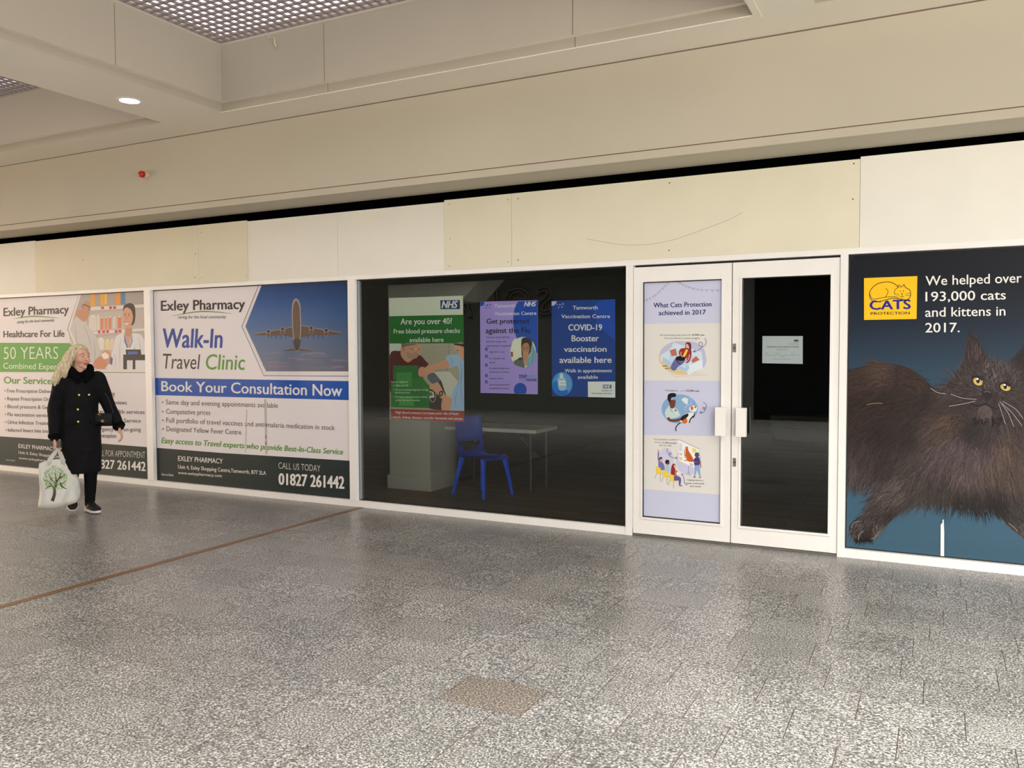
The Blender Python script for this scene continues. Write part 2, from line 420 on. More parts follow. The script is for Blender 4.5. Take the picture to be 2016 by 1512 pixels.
# glowing panels added as fill light at the mall ends and opposite (all outside the picture)
def lit(n, pts, rgb, k):
    b = NB(); b.faces.new([b.verts.new(p) for p in pts]); S('window_%d' % n, b, mat('added fill glow', rgb, .5, emit=(rgb, k)))
lit(14, [(8.9, -11.9, .1), (8.9, -.5, .1), (8.9, -.5, 3.6), (8.9, -11.9, 3.6)], (255, 252, 246), 2.2)
lit(15, [(-21.9, -11.9, .1), (-21.9, -.5, .1), (-21.9, -.5, 3.6), (-21.9, -11.9, 3.6)], (255, 234, 208), 2.8)
lit(16, [(2.2, -11.97, .2), (8.6, -11.97, .2), (8.6, -11.97, 2.8), (2.2, -11.97, 2.8)], (255, 250, 242), 6.0)
lit(17, [(-21.5, -11.97, .2), (-15.5, -11.97, .2), (-15.5, -11.97, 2.8), (-21.5, -11.97, 2.8)], (255, 230, 202), 3.5)

b = NB(); box(b, XL, -13.21, -.004, .2, 0, 3.0); box(b, 3.41, XR, -.004, .2, 0, 3.0); S('wall_front', b, M_BULK)
# fire alarm beacon on the bulkhead
p = P(289, 345, YF)
g = empty('alarm_beacon', p, 0, 'small red domed alarm beacon on a white base high on the cream bulkhead', 'alarm')
b = NB(); tube(b, [(0, 0, 0), (0, -.045, 0)], .038, 24); obj('base', b, mat('beacon base', (205, 190, 160), .5), g, smooth=False)
b = NB(); tube(b, [(0, -.045, 0), (0, -.075, 0), (0, -.088, 0), (0, -.094, 0)], [.034, .034, .027, .012], 24); obj('lens', b, mat('red lens', (190, 28, 18), .25), g, smooth=True)
# recessed downlight in the beam between the coffers
dl = Vector((-6.425, -1.493, ZC))
g = empty('downlight', dl, 0, 'round recessed downlight glowing white in the beam between the two ceiling grilles', 'ceiling light')
b = NB()
for k in range(32):
    a0, a1 = 2*PI*k/32, 2*PI*(k+1)/32
    for r0, r1, z0, z1 in ((.105, .085, -.001, -.006), (.085, .078, -.006, .004)):
        b.faces.new([b.verts.new((r0*math.cos(a0), r0*math.sin(a0), z0)), b.verts.new((r1*math.cos(a0), r1*math.sin(a0), z1)), b.verts.new((r1*math.cos(a1), r1*math.sin(a1), z1)), b.verts.new((r0*math.cos(a1), r0*math.sin(a1), z0))])
bmesh.ops.remove_doubles(b, verts=b.verts, dist=1e-5)
obj('rim', b, M_FRAME, g, smooth=True)
b = NB(); tube(b, [(0, 0, -.001), (0, 0, -.004)], [.084, .082], 32); obj('lamp_disc', b, mat('lamp disc', (255, 255, 255), .5, emit=((255, 250, 238), 14)), g)
# loose tie hanging from the grille edge
c = P(540, 74, -.93)
b = NB(); tube(b, [c+Vector((-.10, .0, .06)), c+Vector((-.05, 0, .0)), c, c+Vector((.004, .0, -.03)), c+Vector((.0, .0, -.045)), c+Vector((.012, 0, -.07)), c+Vector((.016, 0, -.09))], [.003, .003, .004, .009, .007, .010, .004], 8)
tag(obj('cable_tie', b, mat('yellowed tie', (200, 186, 150), .6), smooth=True), 'small loose cable end hanging from the front edge of the large ceiling grille', 'cable')

# ------------------------------------------------------------------ fascia boards over the shopfront
edges = [(-14.6, None), (70, 471.5), (392, 439), (488, 430), (665.5, 416), (876.5, 394), (1009, 381), (1692.5, 310), (None, None)]
bx = [-13.0] + [P(x, 450, 0).x for x in (70, 392, 488, 665.5, 876.5, 1009, 1692.5)] + [3.2]
tops = [2.935, 2.925, 2.925, 2.915, 2.915, 2.930, 2.930, 2.946]
bm_ = [M_WHITEB, M_CREAM2, M_CREAM2, M_WHITEB, M_WHITEB, M_CREAM, M_CREAM, M_WHITEB]
thk = [.012, .018, .018, .010, .010, .016, .016, .011]
lab = ['off-white fascia board at the far left end of the row above the shopfront',
       'long cream fascia board above the left pharmacy window, with a small dark hole',
       'short cream fascia board with a dark right edge, above the travel clinic poster',
       'off-white fascia board above the aeroplane picture, its left edge in shadow',
       'off-white fascia board above the left part of the dark shop window',
       'narrow cream fascia board with a screw in each corner, above the vaccination posters',
       'longest cream fascia board, above the covid poster and both doors, with a curved scratch',
       'bright white fascia board at the right end above the cat picture']
boards = []
for i in range(8):
    g = empty('fascia_board', ((bx[i]+bx[i+1])/2, 0, 2.292), 0, lab[i], 'board', 'fascia boards above the shopfront')
    b = NB(); hw = (bx[i+1]-bx[i])/2-.0012
    box(b, -hw, hw, -thk[i], 0, 0, tops[i]-2.292); obj('panel', b, bm_[i], g); boards.append(g)
def screw(i, x, y, r=.006):
    p = P(x, y, -thk[i])-boards[i].location
    b = NB(); tube(b, [(p.x, -thk[i]+.001, p.z), (p.x, -thk[i]-.002, p.z)], [r, r*.7], 8); obj('screw', b, M_SCREW, boards[i])
for x, y in ((164, 512), (384, 546), (384.5, 500)): screw(1, x, y, .007)
for x, y in ((397, 547), (484, 542), (386+10, 458)): screw(2, x, y, .005)
for x, y in ((884, 402), (1000, 393), (1000, 515), (884, 524), (886, 470)): screw(5, x, y, .005)
for x, y in ((1020, 391), (1318, 360), (1679, 392), (1678, 507), (1317, 493), (1020, 512), (1681, 322)): screw(6, x, y, .006)
b = NB()
sc = [P(x, y, -.0163) for x, y in ((1155, 470), (1230, 482), (1310, 476), (1400, 446), (1440, 430), (1462, 418))]
tube(b, catmull(sc, 5, False), .0008, 4); bmesh.ops.translate(b, verts=b.verts, vec=-boards[6].location); obj('scratch', b, M_SCREW, boards[6])

# ------------------------------------------------------------------ shopfront frame
ZH0, ZH1, ZS = 2.247, 2.292, .064
mull = [(P(286+2.5, 760).x, P(300.5, 760).x), (P(688, 770).x, P(701, 770).x), (P(1232.8, 780).x, P(1246.2, 780).x), (P(1651.5, 800).x, P(1666.3, 800).x)]
XA = -13.0; XB = 3.2
n = 20
b = NB(); box(b, XA, XB, -.006, .07, ZH0, ZH1); S('trim_%d' % n, b, M_FRAME, bevel=.003)
for k, (a, c) in enumerate(((XA, mull[2][1]), (mull[3][0], XB))):
    b = NB(); box(b, a, c, -.004, .07, 0, ZS); S('trim_%d' % (n+1+k), b, M_FRAME, bevel=.003)
for k, (a, c) in enumerate(mull):
    b = NB(); box(b, a, c, -.012, .07, 0 if k > 1 else ZS-.001, ZH0); S('trim_%d' % (n+4+k), b, M_FRAME, bevel=.003)
bays = [(-12.9, mull[0][0]), (mull[0][1], mull[1][0]), (mull[1][1], mull[2][0]), (mull[3][1], 3.1)]
for k, (a, c) in enumerate(bays):          # glazing: pane, black gasket round it
    g = empty('window_%d' % (k+1), ((a+c)/2, .04, 0), 0, kind='structure')
    hw = (c-a)/2
    b = NB(); box(b, -hw+.001, hw-.001, 0, .006, ZS+.001, ZH0-.001); obj('pane', b, M_GLASS, g)
    b = NB()
    for q in ((-hw, hw, ZS, ZS+.010), (-hw, hw, ZH0-.010, ZH0), (-hw, -hw+.008, ZS, ZH0), (hw-.008, hw, ZS, ZH0)): box(b, q[0], q[1], -.006, -.0005, q[2], q[3])
    obj('gasket', b, M_GASKET, g)
    if k == 2:
        b = NB(); box(b, -hw+.010, -hw+.028, -.012, .03, ZS+.010, ZH0-.010); obj('glazing_bead', b, mat('grey bead', (150, 160, 165), .3), g)

# doors
dx0, dx1, dx2 = mull[2][1]+.004, P(1440, 790).x, mull[3][0]-.004
LG = (P(1265.5, 780).x, P(1419.5, 780).x); RG = (P(1459.5, 790).x, P(1632.8, 790).x)
ZD0, ZD1, ZG0, ZG1 = .022, 2.228, .163, 2.105
def door(nm, x0, x1, ga, gb, label):
    g = empty(nm, ((x0+x1)/2, 0, ZD0), 0, kind='structure')
    cx = (x0+x1)/2
    def q(name, X0, X1, Y0, Y1, Z0, Z1, m, bev=.002):
        b = NB(); box(b, X0-cx, X1-cx, Y0, Y1, Z0-ZD0, Z1-ZD0); return obj(name, b, m, g, bevel=bev)
    q('stile', x0, ga, -.002, .05, ZD0, ZD1, M_FRAME); q('stile', gb, x1, -.002, .05, ZD0, ZD1, M_FRAME)
    q('bottom_rail', ga, gb, -.0005, .05, ZD0, ZG0, M_FRAME); q('top_rail', ga, gb, -.0005, .05, ZG1, ZD1, M_FRAME)
    b = NB()
    w_ = .016
    for X0, X1, Z0, Z1 in ((ga-w_, gb+w_, ZG0-w_, ZG0), (ga-w_, gb+w_, ZG1, ZG1+w_), (ga-w_, ga, ZG0, ZG1), (gb, gb+w_, ZG0, ZG1)):
        box(b, X0-cx, X1-cx, -.008, .0, Z0-ZD0, Z1-ZD0)
    obj('glazing_bead', b, M_FRAME, g, bevel=.0015)
    b = NB()
    for X0, X1, Z0, Z1 in ((ga, gb, ZG0, ZG0+.007), (ga, gb, ZG1-.007, ZG1), (ga, ga+.005, ZG0, ZG1), (gb-.005, gb, ZG0, ZG1)):
        box(b, X0-cx, X1-cx, .004, .010, Z0-ZD0, Z1-ZD0)
    obj('gasket', b, M_GASKET, g)
    q('pane', ga+.001, gb-.001, .018, .024, ZG0+.001, ZG1-.001, M_GLASS, 0)
    return g, cx
d1, c1 = door('door_1', dx0, dx1-.004, *LG, '')
d2, c2 = door('door_2', dx1+.004, dx2, *RG, '')
b = NB(); box(b, dx0-.004, dx2+.004, .005, .06, 0, .016); S('trim_30', b, M_STEEL)
b = NB(); box(b, dx0-.004, dx2+.004, .052, .06, ZD1+.001, ZH0-.001); box(b, dx1-.004, dx1+.004, .035, .05, .02, ZD1); S('trim_31', b, M_GASKET)
def handle(g, cx, x0, x1, z0, z1, inner):
    b = NB(); box(b, x0-cx, x1-cx, -.075, -.030, z0-ZD0, z1-ZD0); h = obj('handle', b, M_FRAME, g, bevel=.004)
    for z in (z0+.05, z1-.05):
        m_ = (x0+x1)/2-cx+inner*.02
        b = NB(); tube(b, [(m_, -.031, z-ZD0), (m_, -.0005, z-ZD0)], .012, 12); obj('standoff', b, M_FRAME, h)
hz0, hz1 = P(1420, 858, -.06).z, P(1420, 802, -.06).z
handle(d1, c1, P(1407.5, 830, -.075).x, P(1428, 830, -.075).x, hz0, hz1, 1)
handle(d2, c2, P(1448.5, 830, -.075).x, P(1468, 830, -.075).x, hz0, hz1, -1)
for y in (685, 910):
    p = P(1446, y, 0)
    b = NB(); box(b, p.x-c2-.013, p.x-c2+.013, -.004, -.001, p.z-ZD0-.034, p.z-ZD0+.034); lk = obj('lock_plate', b, M_STEEL, d2, bevel=.001)
    b = NB(); tube(b, [(p.x-c2, -.003, p.z-ZD0), (p.x-c2, -.009, p.z-ZD0)], .008, 14); obj('keyhole', b, M_DARKMET, lk)

# ------------------------------------------------------------------ inside the dark shop
b = NB(); box(b, XA, XB, .07, 9.2, -.06, -.0); S('floor.001', b, M_WOOD)
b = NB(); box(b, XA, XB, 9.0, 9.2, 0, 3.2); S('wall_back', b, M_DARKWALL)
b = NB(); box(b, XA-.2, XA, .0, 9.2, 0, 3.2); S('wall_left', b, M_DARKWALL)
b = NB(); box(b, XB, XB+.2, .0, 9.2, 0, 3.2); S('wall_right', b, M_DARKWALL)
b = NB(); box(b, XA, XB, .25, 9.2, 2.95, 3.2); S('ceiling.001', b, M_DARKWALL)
# square pillar with skirting and a sloping bracket to the ceiling
g = empty('pillar', (-5.235, 1.36, 0), 0, 'square off-white pillar with skirting standing inside the dark shop window', 'pillar')
b = NB(); box(b, -.27, .27, -.27, .27, 0, 2.95); obj('shaft', b, M_PILLAR, g)
b = NB(); box(b, -.29, .29, -.29, .29, 0, .15); obj('skirting', b, M_PILLAR, g, bevel=.006)
b = NB(); a0 = P(912, 592, 1.13)-g.location; a1 = P(960, 536, 1.13)-g.location
prism(b, [(.2, -.26, 2.95), (a1.x, -.26, 2.95), (a1.x, -.26, a1.z), (a0.x, -.26, a0.z), (.2, -.26, a0.z)], (0, .5, 0)); obj('ceiling_bracket', b, M_PILLAR, g)

# folding table
TY0, TY1 = 1.38, 1.94
tx0, tx1 = P(876, 838, TY0).x, P(1055, 850, TY0).x; tz = P(1055, 847, TY0).z
M_TTOP = mat('table top', (200, 198, 188), .5)
g = empty('folding_table', ((tx0+tx1)/2, (TY0+TY1)/2, 0), 0, 'white folding table with thin metal legs inside the dark shop beside the pillar', 'table')
hx, hy = (tx1-tx0)/2, (TY1-TY0)/2
b = NB(); box(b, -hx, hx, -hy, hy, tz-.038, tz); obj('table_top', b, M_TTOP, g, bevel=.012, segs=3)
for sx in (-1, 1):
    for sy in (-1, 1):
        b = NB(); x = sx*(hx-.1); y = sy*(hy-.08)
        tube(b, [(x, y, 0), (x, y, tz-.04)], .013, 10); obj('leg', b, M_DARKMET, g)
    b = NB(); x = sx*(hx-.1)
    tube(b, [(x, -hy+.08, .36), (x, hy-.08, .36)], .010, 8); tube(b, [(x, 0, .36), (x-sx*.30, 0, tz-.04)], .009, 8); obj('leg_brace', b, M_DARKMET, g)

# blue one-piece plastic chair, seen from behind its left side
M_BLUE = mat('blue plastic', (14, 92, 255), .35)
g = empty('plastic_chair', (-4.33, 1.13, 0), math.radians(-16), 'bright blue moulded plastic chair beside the white table in the dark shop', 'chair')
SH = .42
b = NB()
prof = [(.20, -.19, SH-.02), (.22, 0, SH-.01), (.20, .19, SH-.02)]
sx = [(.22, SH-.025), (.16, SH), (0, SH-.015), (-.12, SH-.01), (-.18, SH+.015)]
V = []
for (x, z) in sx: V.append([b.verts.new((x, y*(.19-.0*x), z+.012*abs(y)**2)) for y in (-1, -.5, 0, .5, 1)])
for r0, r1 in zip(V, V[1:]):
    for k in range(4): b.faces.new((r0[k], r0[k+1], r1[k+1], r1[k]))
bmesh.ops.solidify(b, geom=b.faces[:], thickness=.012)
obj('seat', b, M_BLUE, g, smooth=True)
b = NB(); V = []     # back with a smile-shaped hand hole
zz = [SH, SH+.05, SH+.10, SH+.15, SH+.20, SH+.30, SH+.38, SH+.42]
for i, z in enumerate(zz):
    hw = .205-.02*(z-SH); lean = -.175-.10*(z-SH)
    V.append([b.verts.new((lean-.02*(1-abs(y)**2), y*hw, z)) for y in (-1, -.75, -.45, 0, .45, .75, 1)])
for i, (r0, r1) in enumerate(zip(V, V[1:])):
    for k in range(6):
        if i == 2 and 1 <= k <= 4 or i == 1 and 2 <= k <= 3: continue
        b.faces.new((r0[k], r0[k+1], r1[k+1], r1[k]))
bmesh.ops.solidify(b, geom=b.faces[:], thickness=.012)
obj('backrest', b, M_BLUE, g, smooth=True)
for lx, ly, fx, fy in ((.17, -.16, .235, -.215), (.17, .16, .235, .215), (-.15, -.16, -.235, -.215), (-.15, .16, -.235, .215)):
    b = NB(); tube(b, [(fx, fy, .008), ((lx+fx)/2, (ly+fy)/2, SH/2), (lx, ly, SH-.01)], [.017, .022, .032], 6); obj('leg', b, M_BLUE, g)

# low pale counter deep in the shop, seen through the right door
g = empty('low_counter', (-1.75, 8.3, 0), 0, 'low pale counter at the back of the dark shop seen through the right door', 'counter')
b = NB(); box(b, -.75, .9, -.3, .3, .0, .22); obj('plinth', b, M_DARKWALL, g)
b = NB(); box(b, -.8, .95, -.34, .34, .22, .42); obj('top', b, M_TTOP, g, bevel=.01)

# ------------------------------------------------------------------ opposite side of the mall (seen only as a reflection)
b = NB(); box(b, XL, XR, YB-.3, YB, 0, ZC+.3); S('wall_opposite', b, M_SHUT)
b = NB(); box(b, -3.6, 2.1, YB-.01, YB+.05, 0, 3.2); S('window_18', b, mat('added dark reflection slab', (24, 25, 24), .8, spec=.1))  # dark slab added so the door glass reflects black
c = bpy.data.curves.new('sign', 'FONT'); c.body = 'SQUARE'; c.size = .95; c.space_character = 1.28; c.fill_mode = 'NONE'; c.bevel_depth = .028; c.resolution_u = 4
o = bpy.data.objects.new('t', c); me = bpy.data.meshes.new_from_object(o); bpy.data.objects.remove(o)
me.transform(Matrix.Translation((-8.45, YB+.04, 2.42)) @ Matrix.Rotation(PI, 4, 'Z') @ Matrix.Rotation(PI/2, 4, 'X'))
tag(link('shop_sign', me, mat('sign outline', (120, 120, 116), .6)), 'outline lettered sign on the dark shop opposite, seen as a reflection in the glass', 'sign')

# ------------------------------------------------------------------ printed graphics
GX = 3.0                                   # sheets end this far inside the frame
def zr(): return ZS+.010, ZH0-.010
YV = .0335
DK = (32, 46, 47); VW = (230, 225, 230); GR = (84, 160, 62); DGR = (92, 150, 60); BL = (0, 80, 176)
def exley_logo(a, L):
    """brand lettering with the green swoosh and the line under it"""
    (x0, y0, x1, y1, cap), sw, (tx0_, ty0_, tx1_, ty1_, tc) = L
    a.text('Exley Pharmacy', x0, y0, x1, y1, cap, (44, 34, 36), .03)
    a.line(sw, 6.5, DGR, 6, taper=True)
    a.text('caring for the local community', tx0_, ty0_, tx1_, ty1_, tc, (70, 60, 62), .012, .25)

# --- left pharmacy window
a = Art(YV); x0, x1 = bays[0][0]+.002, bays[0][1]-.009; z0, z1 = zr()
a.sheet(x0, x1, z0, z1, VW); a.view(0, 540, 3.025)
a.poly([(490, 100), (870, 84), (880, 566), (540, 566), (490, 566), (402, 328)], (186, 176, 170))                   # photograph in its hexagon
# shelves
a.poly([(520, 95), (872, 80), (872, 190), (520, 215)], (172, 162, 156)); a.poly([(520, 195), (872, 178), (872, 196), (520, 217)], (226, 218, 214))
a.poly([(540, 340), (872, 318), (872, 336), (540, 358)], (228, 222, 220)); a.poly([(560, 230), (872, 210), (872, 320), (560, 340)], (196, 184, 178))
a.poly([(575, 375), (872, 345), (872, 560), (575, 560)], (198, 188, 184))
for x, y0_, y1_, w_, c in ((553, 112, 190, 28, (236, 160, 42)), (610, 108, 185, 24, (240, 166, 40)), (630, 120, 180, 14, (244, 190, 90)), (702, 102, 180, 30, (236, 152, 36)), (732, 106, 180, 28, (80, 130, 180)),
    (607, 262, 330, 16, (226, 130, 92)), (632, 260, 328, 16, (232, 140, 100)), (655, 258, 326, 16, (222, 128, 90)), (712, 256, 322, 20, (230, 120, 80)), (585, 250, 330, 14, (224, 216, 210)), (552, 250, 336, 46, (222, 212, 206)), (680, 262, 322, 18, (216, 206, 200)),
    (600, 385, 450, 40, (230, 224, 214)), (640, 395, 450, 30, (232, 214, 150)), (668, 392, 450, 22, (224, 214, 204))):
    a.poly([(x-w_/2, y0_), (x+w_/2, y0_-1), (x+w_/2, y1_), (x-w_/2, y1_)], c); a.rect(x-w_/4, y0_-8, x+w_/4, y0_, (236, 232, 226))
for x, y in ((610, 200), (658, 199), (682, 198), (590, 344), (616, 343), (640, 341), (692, 340), (714, 338)): a.rect(x-8, y-8, x+9, y+8, (206, 62, 66))
# customer seen from behind
a.poly([(446, 262), (470, 250), (500, 256), (520, 300), (560, 350), (590, 420), (600, 520), (590, 566), (545, 566), (470, 540), (420, 420), (418, 320)], (204, 200, 200), 5)
a.poly([(470, 262), (452, 240), (462, 200), (478, 165), (500, 150), (530, 170), (535, 215), (522, 262), (500, 282)], (196, 140, 112), 5)
a.poly([(462, 200), (470, 150), (482, 118), (520, 104), (536, 128), (538, 160), (508, 158), (496, 190), (480, 214)], (176, 170, 164), 5)
a.ellipse(492, 190, 7, 13, (182, 118, 92)); a.line([(496, 178), (536, 196)], 5, (40, 32, 30)); a.line([(522, 190), (540, 200), (536, 212), (524, 208)], 3.5, (50, 36, 30))
for p in ([(500, 300), (530, 380), (545, 460)], [(450, 300), (455, 380), (470, 450)], [(560, 400), (566, 470), (560, 540)]): a.line(p, 5, (176, 172, 174), 5, taper=True)
# pharmacist
a.poly([(690, 372), (740, 345), (770, 350), (830, 356), (858, 390), (872, 440), (874, 566), (640, 566), (652, 500), (676, 440)], (226, 224, 228), 5)
a.poly([(742, 352), (752, 420), (764, 440), (776, 400), (782, 350)], (206, 160, 138), 4)
a.poly([(738, 350), (752, 400), (762, 436), (756, 440), (740, 400)], (90, 120, 170)); a.poly([(786, 350), (780, 400), (768, 436), (774, 440), (790, 400)], (120, 146, 190))
a.poly([(748, 320), (782, 318), (784, 358), (764, 372), (746, 356)], (196, 142, 116), 4)
a.poly([(736, 196), (752, 178), (778, 172), (800, 188), (806, 230), (802, 280), (790, 302), (778, 300), (770, 250)], (52, 34, 30), 5)
a.poly([(734, 208), (752, 196), (780, 204), (792, 240), (786, 290), (764, 320), (744, 306), (732, 270)], (214, 160, 132), 5)
a.poly([(732, 222), (736, 196), (758, 176), (790, 182), (800, 220), (794, 256), (782, 214), (758, 198), (742, 204)], (50, 32, 28), 4)
a.ellipse(746, 244, 4.5, 2.6, (50, 34, 30)); a.ellipse(768, 246, 4.5, 2.6, (50, 34, 30)); a.line([(739, 234), (751, 232)], 2.5, (60, 40, 34)); a.line([(762, 233), (775, 236)], 2.5, (60, 40, 34))
a.line([(755, 248), (751, 268), (757, 272)], 2.4, (178, 120, 98)); a.poly([(740, 284), (752, 290), (766, 284), (758, 300), (748, 300)], (240, 236, 230), 3); a.line([(738, 282), (752, 290), (768, 282)], 2.6, (172, 66, 66), 3)
for p in ([(720, 380), (712, 460), (716, 560)], [(820, 370), (836, 440), (832, 500)], [(776, 440), (772, 500), (774, 560)], [(680, 470), (690, 520), (676, 560)]): a.line(p, 4, (196, 194, 202), 5, taper=True)
# hands and medicine box, till
a.poly([(560, 520), (590, 490), (618, 488), (640, 506), (640, 540), (620, 560), (572, 562), (556, 545)], (206, 140, 108), 5)
a.poly([(600, 486), (612, 462), (640, 452), (662, 480), (662, 520), (640, 536), (620, 500)], (216, 150, 120), 5)
a.poly([(602, 478), (626, 464), (650, 482), (646, 500), (618, 506)], (240, 238, 236)); a.poly([(656, 492), (672, 500), (668, 540), (654, 534)], (90, 96, 140))
a.rect(734, 478, 876, 512, (34, 32, 34)); a.rect(734, 478, 756, 566, (34, 32, 34)); a.rect(790, 500, 806, 566, (34, 32, 34))
a.poly([(748, 448), (838, 448), (842, 492), (752, 492)], (26, 28, 34)); a.poly([(762, 460), (820, 459), (820, 476), (762, 478)], (70, 96, 170)); a.line([(800, 436), (800, 448)], 2, (30, 30, 30))
# white edge and green rule of the hexagon
a.line([(478, 96), (402, 326), (440, 420), (500, 584), (880, 586)], 3, (110, 130, 90)); a.line([(484, 96), (411, 327), (448, 420), (508, 575), (878, 577)], 13, (232, 224, 222))
exley_logo(a, ((20, 250, 410, 232, 46), [(72, 266), (200, 250), (355, 262)], (100, 292, 322, 280, 16)))
a.text('Healthcare For Life', 20, 376, 384, 372, 36, (44, 34, 36), .03)
a.poly([(-6, 408), (415, 410), (444, 440), (480, 520), (480, 582), (-6, 582)], GR)
a.text('50 YEARS', 22, 506, 346, 504, 68, (232, 232, 222), -.012); a.text('Combined Experience', 20, 562, 436, 568, 32, (232, 232, 222), .0)
a.text('Our Services', 22, 650, 330, 656, 38, DGR, .03)
for k, (t, y, x1_) in enumerate((('Free Prescription Delivery', 702, 316), ('Repeat Prescription Ordering', 752, 352), ('Blood pressure & General', 800, 334), ('Flu vaccination service', 847, 287), ('Urine Infection Treatment', 894, 316), ('Infected Insect bite treatment', 940, 352))):
    yy = 702 + k*46.6; a.ellipse(30+k, yy-8+k*1.6-k*1.6, 3.6, 3.6, (84, 74, 76), 10)
    a.text(t, 42+k, yy+2, x1_+5, yy+6+k*1.2, 20, (84, 74, 76), .006)
for k, (t, x0_, x1_) in enumerate((('Blister Packing', 545, 683), ('Medicine Reviews', 545, 755), ('Sexual health services', 560, 861), ('Vaccination Service', 560, 838), ('Emergency and on-going', 545, 838), ('Contraception', 548, 692))):
    yy = (722, 776, 832, 884, 936, 974)[k]; a.text(t, x0_, yy-4, x1_, yy, 22, (84, 74, 76), .006)
a.poly([(-8, 965), (300, 984), (884, 1030), (888, 1232), (300, 1170), (-8, 1136)], DK)
a.text('EXLEY PHARMACY', 110, 1034, 330, 1052, 22, (226, 222, 220), .012); a.text('Unit 4, Exley Shopping Centre,Tamworth, B77 2LA', 110, 1068, 575, 1118, 16, (222, 218, 216), .01)
a.text('www.exleypharmacy.com', 112, 1100, 350, 1124, 13, (222, 218, 216), .01); a.text('Scan to Book', 36, 1108, 90, 1114, 8, (200, 200, 198), .01)
a.text('CALL FOR APPOINTMENT', 560, 1080, 864, 1096, 34, (222, 218, 216), -.015, cap1=36); a.text('01827 261442', 540, 1152, 868, 1172, 48, (232, 228, 226), .03, cap1=50)
a.done('window_graphic', M_VINYL, 'pharmacy window vinyl with green fifty years band, behind the walking woman', 'poster', clip=(x0, x1, z0, z1))

# --- travel clinic window
a = Art(YV); x0, x1 = bays[1][0]+.009, bays[1][1]-.009
a.sheet(x0, x1, z0, z1, VW); a.view(280, 530, 3.15)
sky = ((12, 56, 116), (40, 92, 160), (92, 116, 156), (120, 122, 140))
hexL = lambda y: 742-(742-640)*(y-90)/(355-90) if y < 355 else 640+(768-640)*(y-355)/(634-355)
ys_ = [60, 130, 200, 280, 355, 420, 500, 570, 634]; a.n += 1
def skc(y):
    t = max(0, min(.999, (y-60)/574))*3; i = int(t); f = t-i
    return tuple(sky[i][k]*(1-f)+sky[i+1][k]*f for k in range(3))
for y0_, y1_ in zip(ys_, ys_[1:]):
    for u0, u1 in ((0, .5), (.5, 1)):
        q = [(hexL(y)+(1292-hexL(y))*u, y) for y, u in ((y0_, u0), (y0_, u1), (y1_, u1), (y1_, u0))]
        dk = [1-.18*u for u in (u0, u1, u1, u0)]
        cs = [lin(tuple(min(255, c*d) for c in skc(y))) for (x, y), d in zip(q, dk)]
        a.raw([a.px(p) for p in q], cs)
rnd = random.Random(3)
for k in range(26):
    x = rnd.uniform(780, 1230); y = rnd.uniform(520, 615); a.ellipse(x, y, rnd.uniform(30, 70), rnd.uniform(3, 7), tuple(int(c) for c in ((126, 120, 142) if k % 2 else (104, 112, 140))), 16, rnd.uniform(-.1, .1))
# aeroplane from below
PB, PBL = (88, 70, 62), (150, 140, 138)
a.poly([(930, 360), (860, 374), (700, 400), (696, 408), (780, 412), (870, 410), (935, 422)], PB); a.poly([(986, 348), (1060, 366), (1160, 384), (1238, 394), (1238, 402), (1150, 410), (1060, 408), (984, 424)], PB)
a.line([(930, 358), (860, 373), (700, 400)], 3.5, PBL); a.line([(986, 347), (1060, 364), (1236, 394)], 3.5, PBL)
for x in (802, 832, 862, 890, 1030, 1062, 1092, 1120): a.line([(x, 406), (x-1, 430)], 4, (60, 48, 46))
a.poly([(948, 488), (900, 494), (874, 500), (876, 506), (950, 504)], PB); a.poly([(972, 488), (1020, 494), (1050, 500), (1048, 507), (972, 504)], PB); a.line([(876, 500), (948, 489)], 2.5, PBL); a.line([(972, 489), (1048, 501)], 2.5, PBL)
a.poly([(953, 180), (938, 192), (929, 225), (928, 300), (932, 380), (938, 440), (948, 496), (960, 506), (972, 496), (980, 440), (986, 370), (984, 290), (981, 225), (970, 192)], PBL, 5)
a.poly([(954, 196), (944, 208), (936, 240), (934, 300), (937, 380), (944, 440), (952, 492), (962, 500), (968, 490), (976, 430), (980, 370), (978, 290), (974, 240), (965, 208)], (96, 78, 70), 5)
a.poly([(938, 440), (960, 430), (982, 440), (978, 470), (968, 500), (952, 500), (942, 470)], (66, 52, 48), 4)
for x, y in ((782, 390), (870, 374), (1048, 368), (1141, 382)):
    a.ellipse(x, y+8, 14, 26, PBL); a.ellipse(x, y+10, 11, 23, (84, 66, 60)); a.ellipse(x, y-4, 13, 13, PBL); a.ellipse(x, y-4, 10, 10, (36, 34, 44))
a.line([(724, 96), (618, 355), (754, 660), (1292, 664)], 3.5, (36, 60, 110)); a.line([(735, 92), (631, 355), (762, 645), (1292, 650)], 16, (226, 218, 218))
exley_logo(a, ((115, 258, 638, 246, 58), [(182, 290), (370, 262), (562, 276)], (220, 306, 518, 304, 18)))
a.text('Walk-In', 120, 486, 496, 488, 110, (10, 62, 160), .022, .06); a.text('Travel', 120, 616, 350, 620, 86, (44, 34, 36), .0, .10); a.text('Clinic', 390, 622, 634, 624, 88, DGR, .012, .08)
a.poly([(66, 674), (1290, 694), (1290, 812), (70, 780)], BL)
a.text('Book Your Consultation Now', 118, 756, 1240, 788, 58, (224, 224, 226), .022, cap1=66)
for k, (t, x1_, ya, yb) in enumerate((('Same day and evening appointments available', 841, 838, 860), ('Competetive prices', 422, 896, 904), ('Full portfolio of travel vaccines and anti-malaria medication in stock', 1194, 950, 998), ('Designated Yellow Fever Centre', 614, 1004, 1026))):
    a.ellipse(126+k, ya-13, 4.5, 4.5, (84, 74, 76), 10); a.text(t, 147+k, ya, x1_, yb, 28, (72, 62, 64), .0)
a.text('Easy access to Travel experts who provide Best-In-Class Service', 118, 1078, 1244, 1150, 32, DGR, .03, .18)
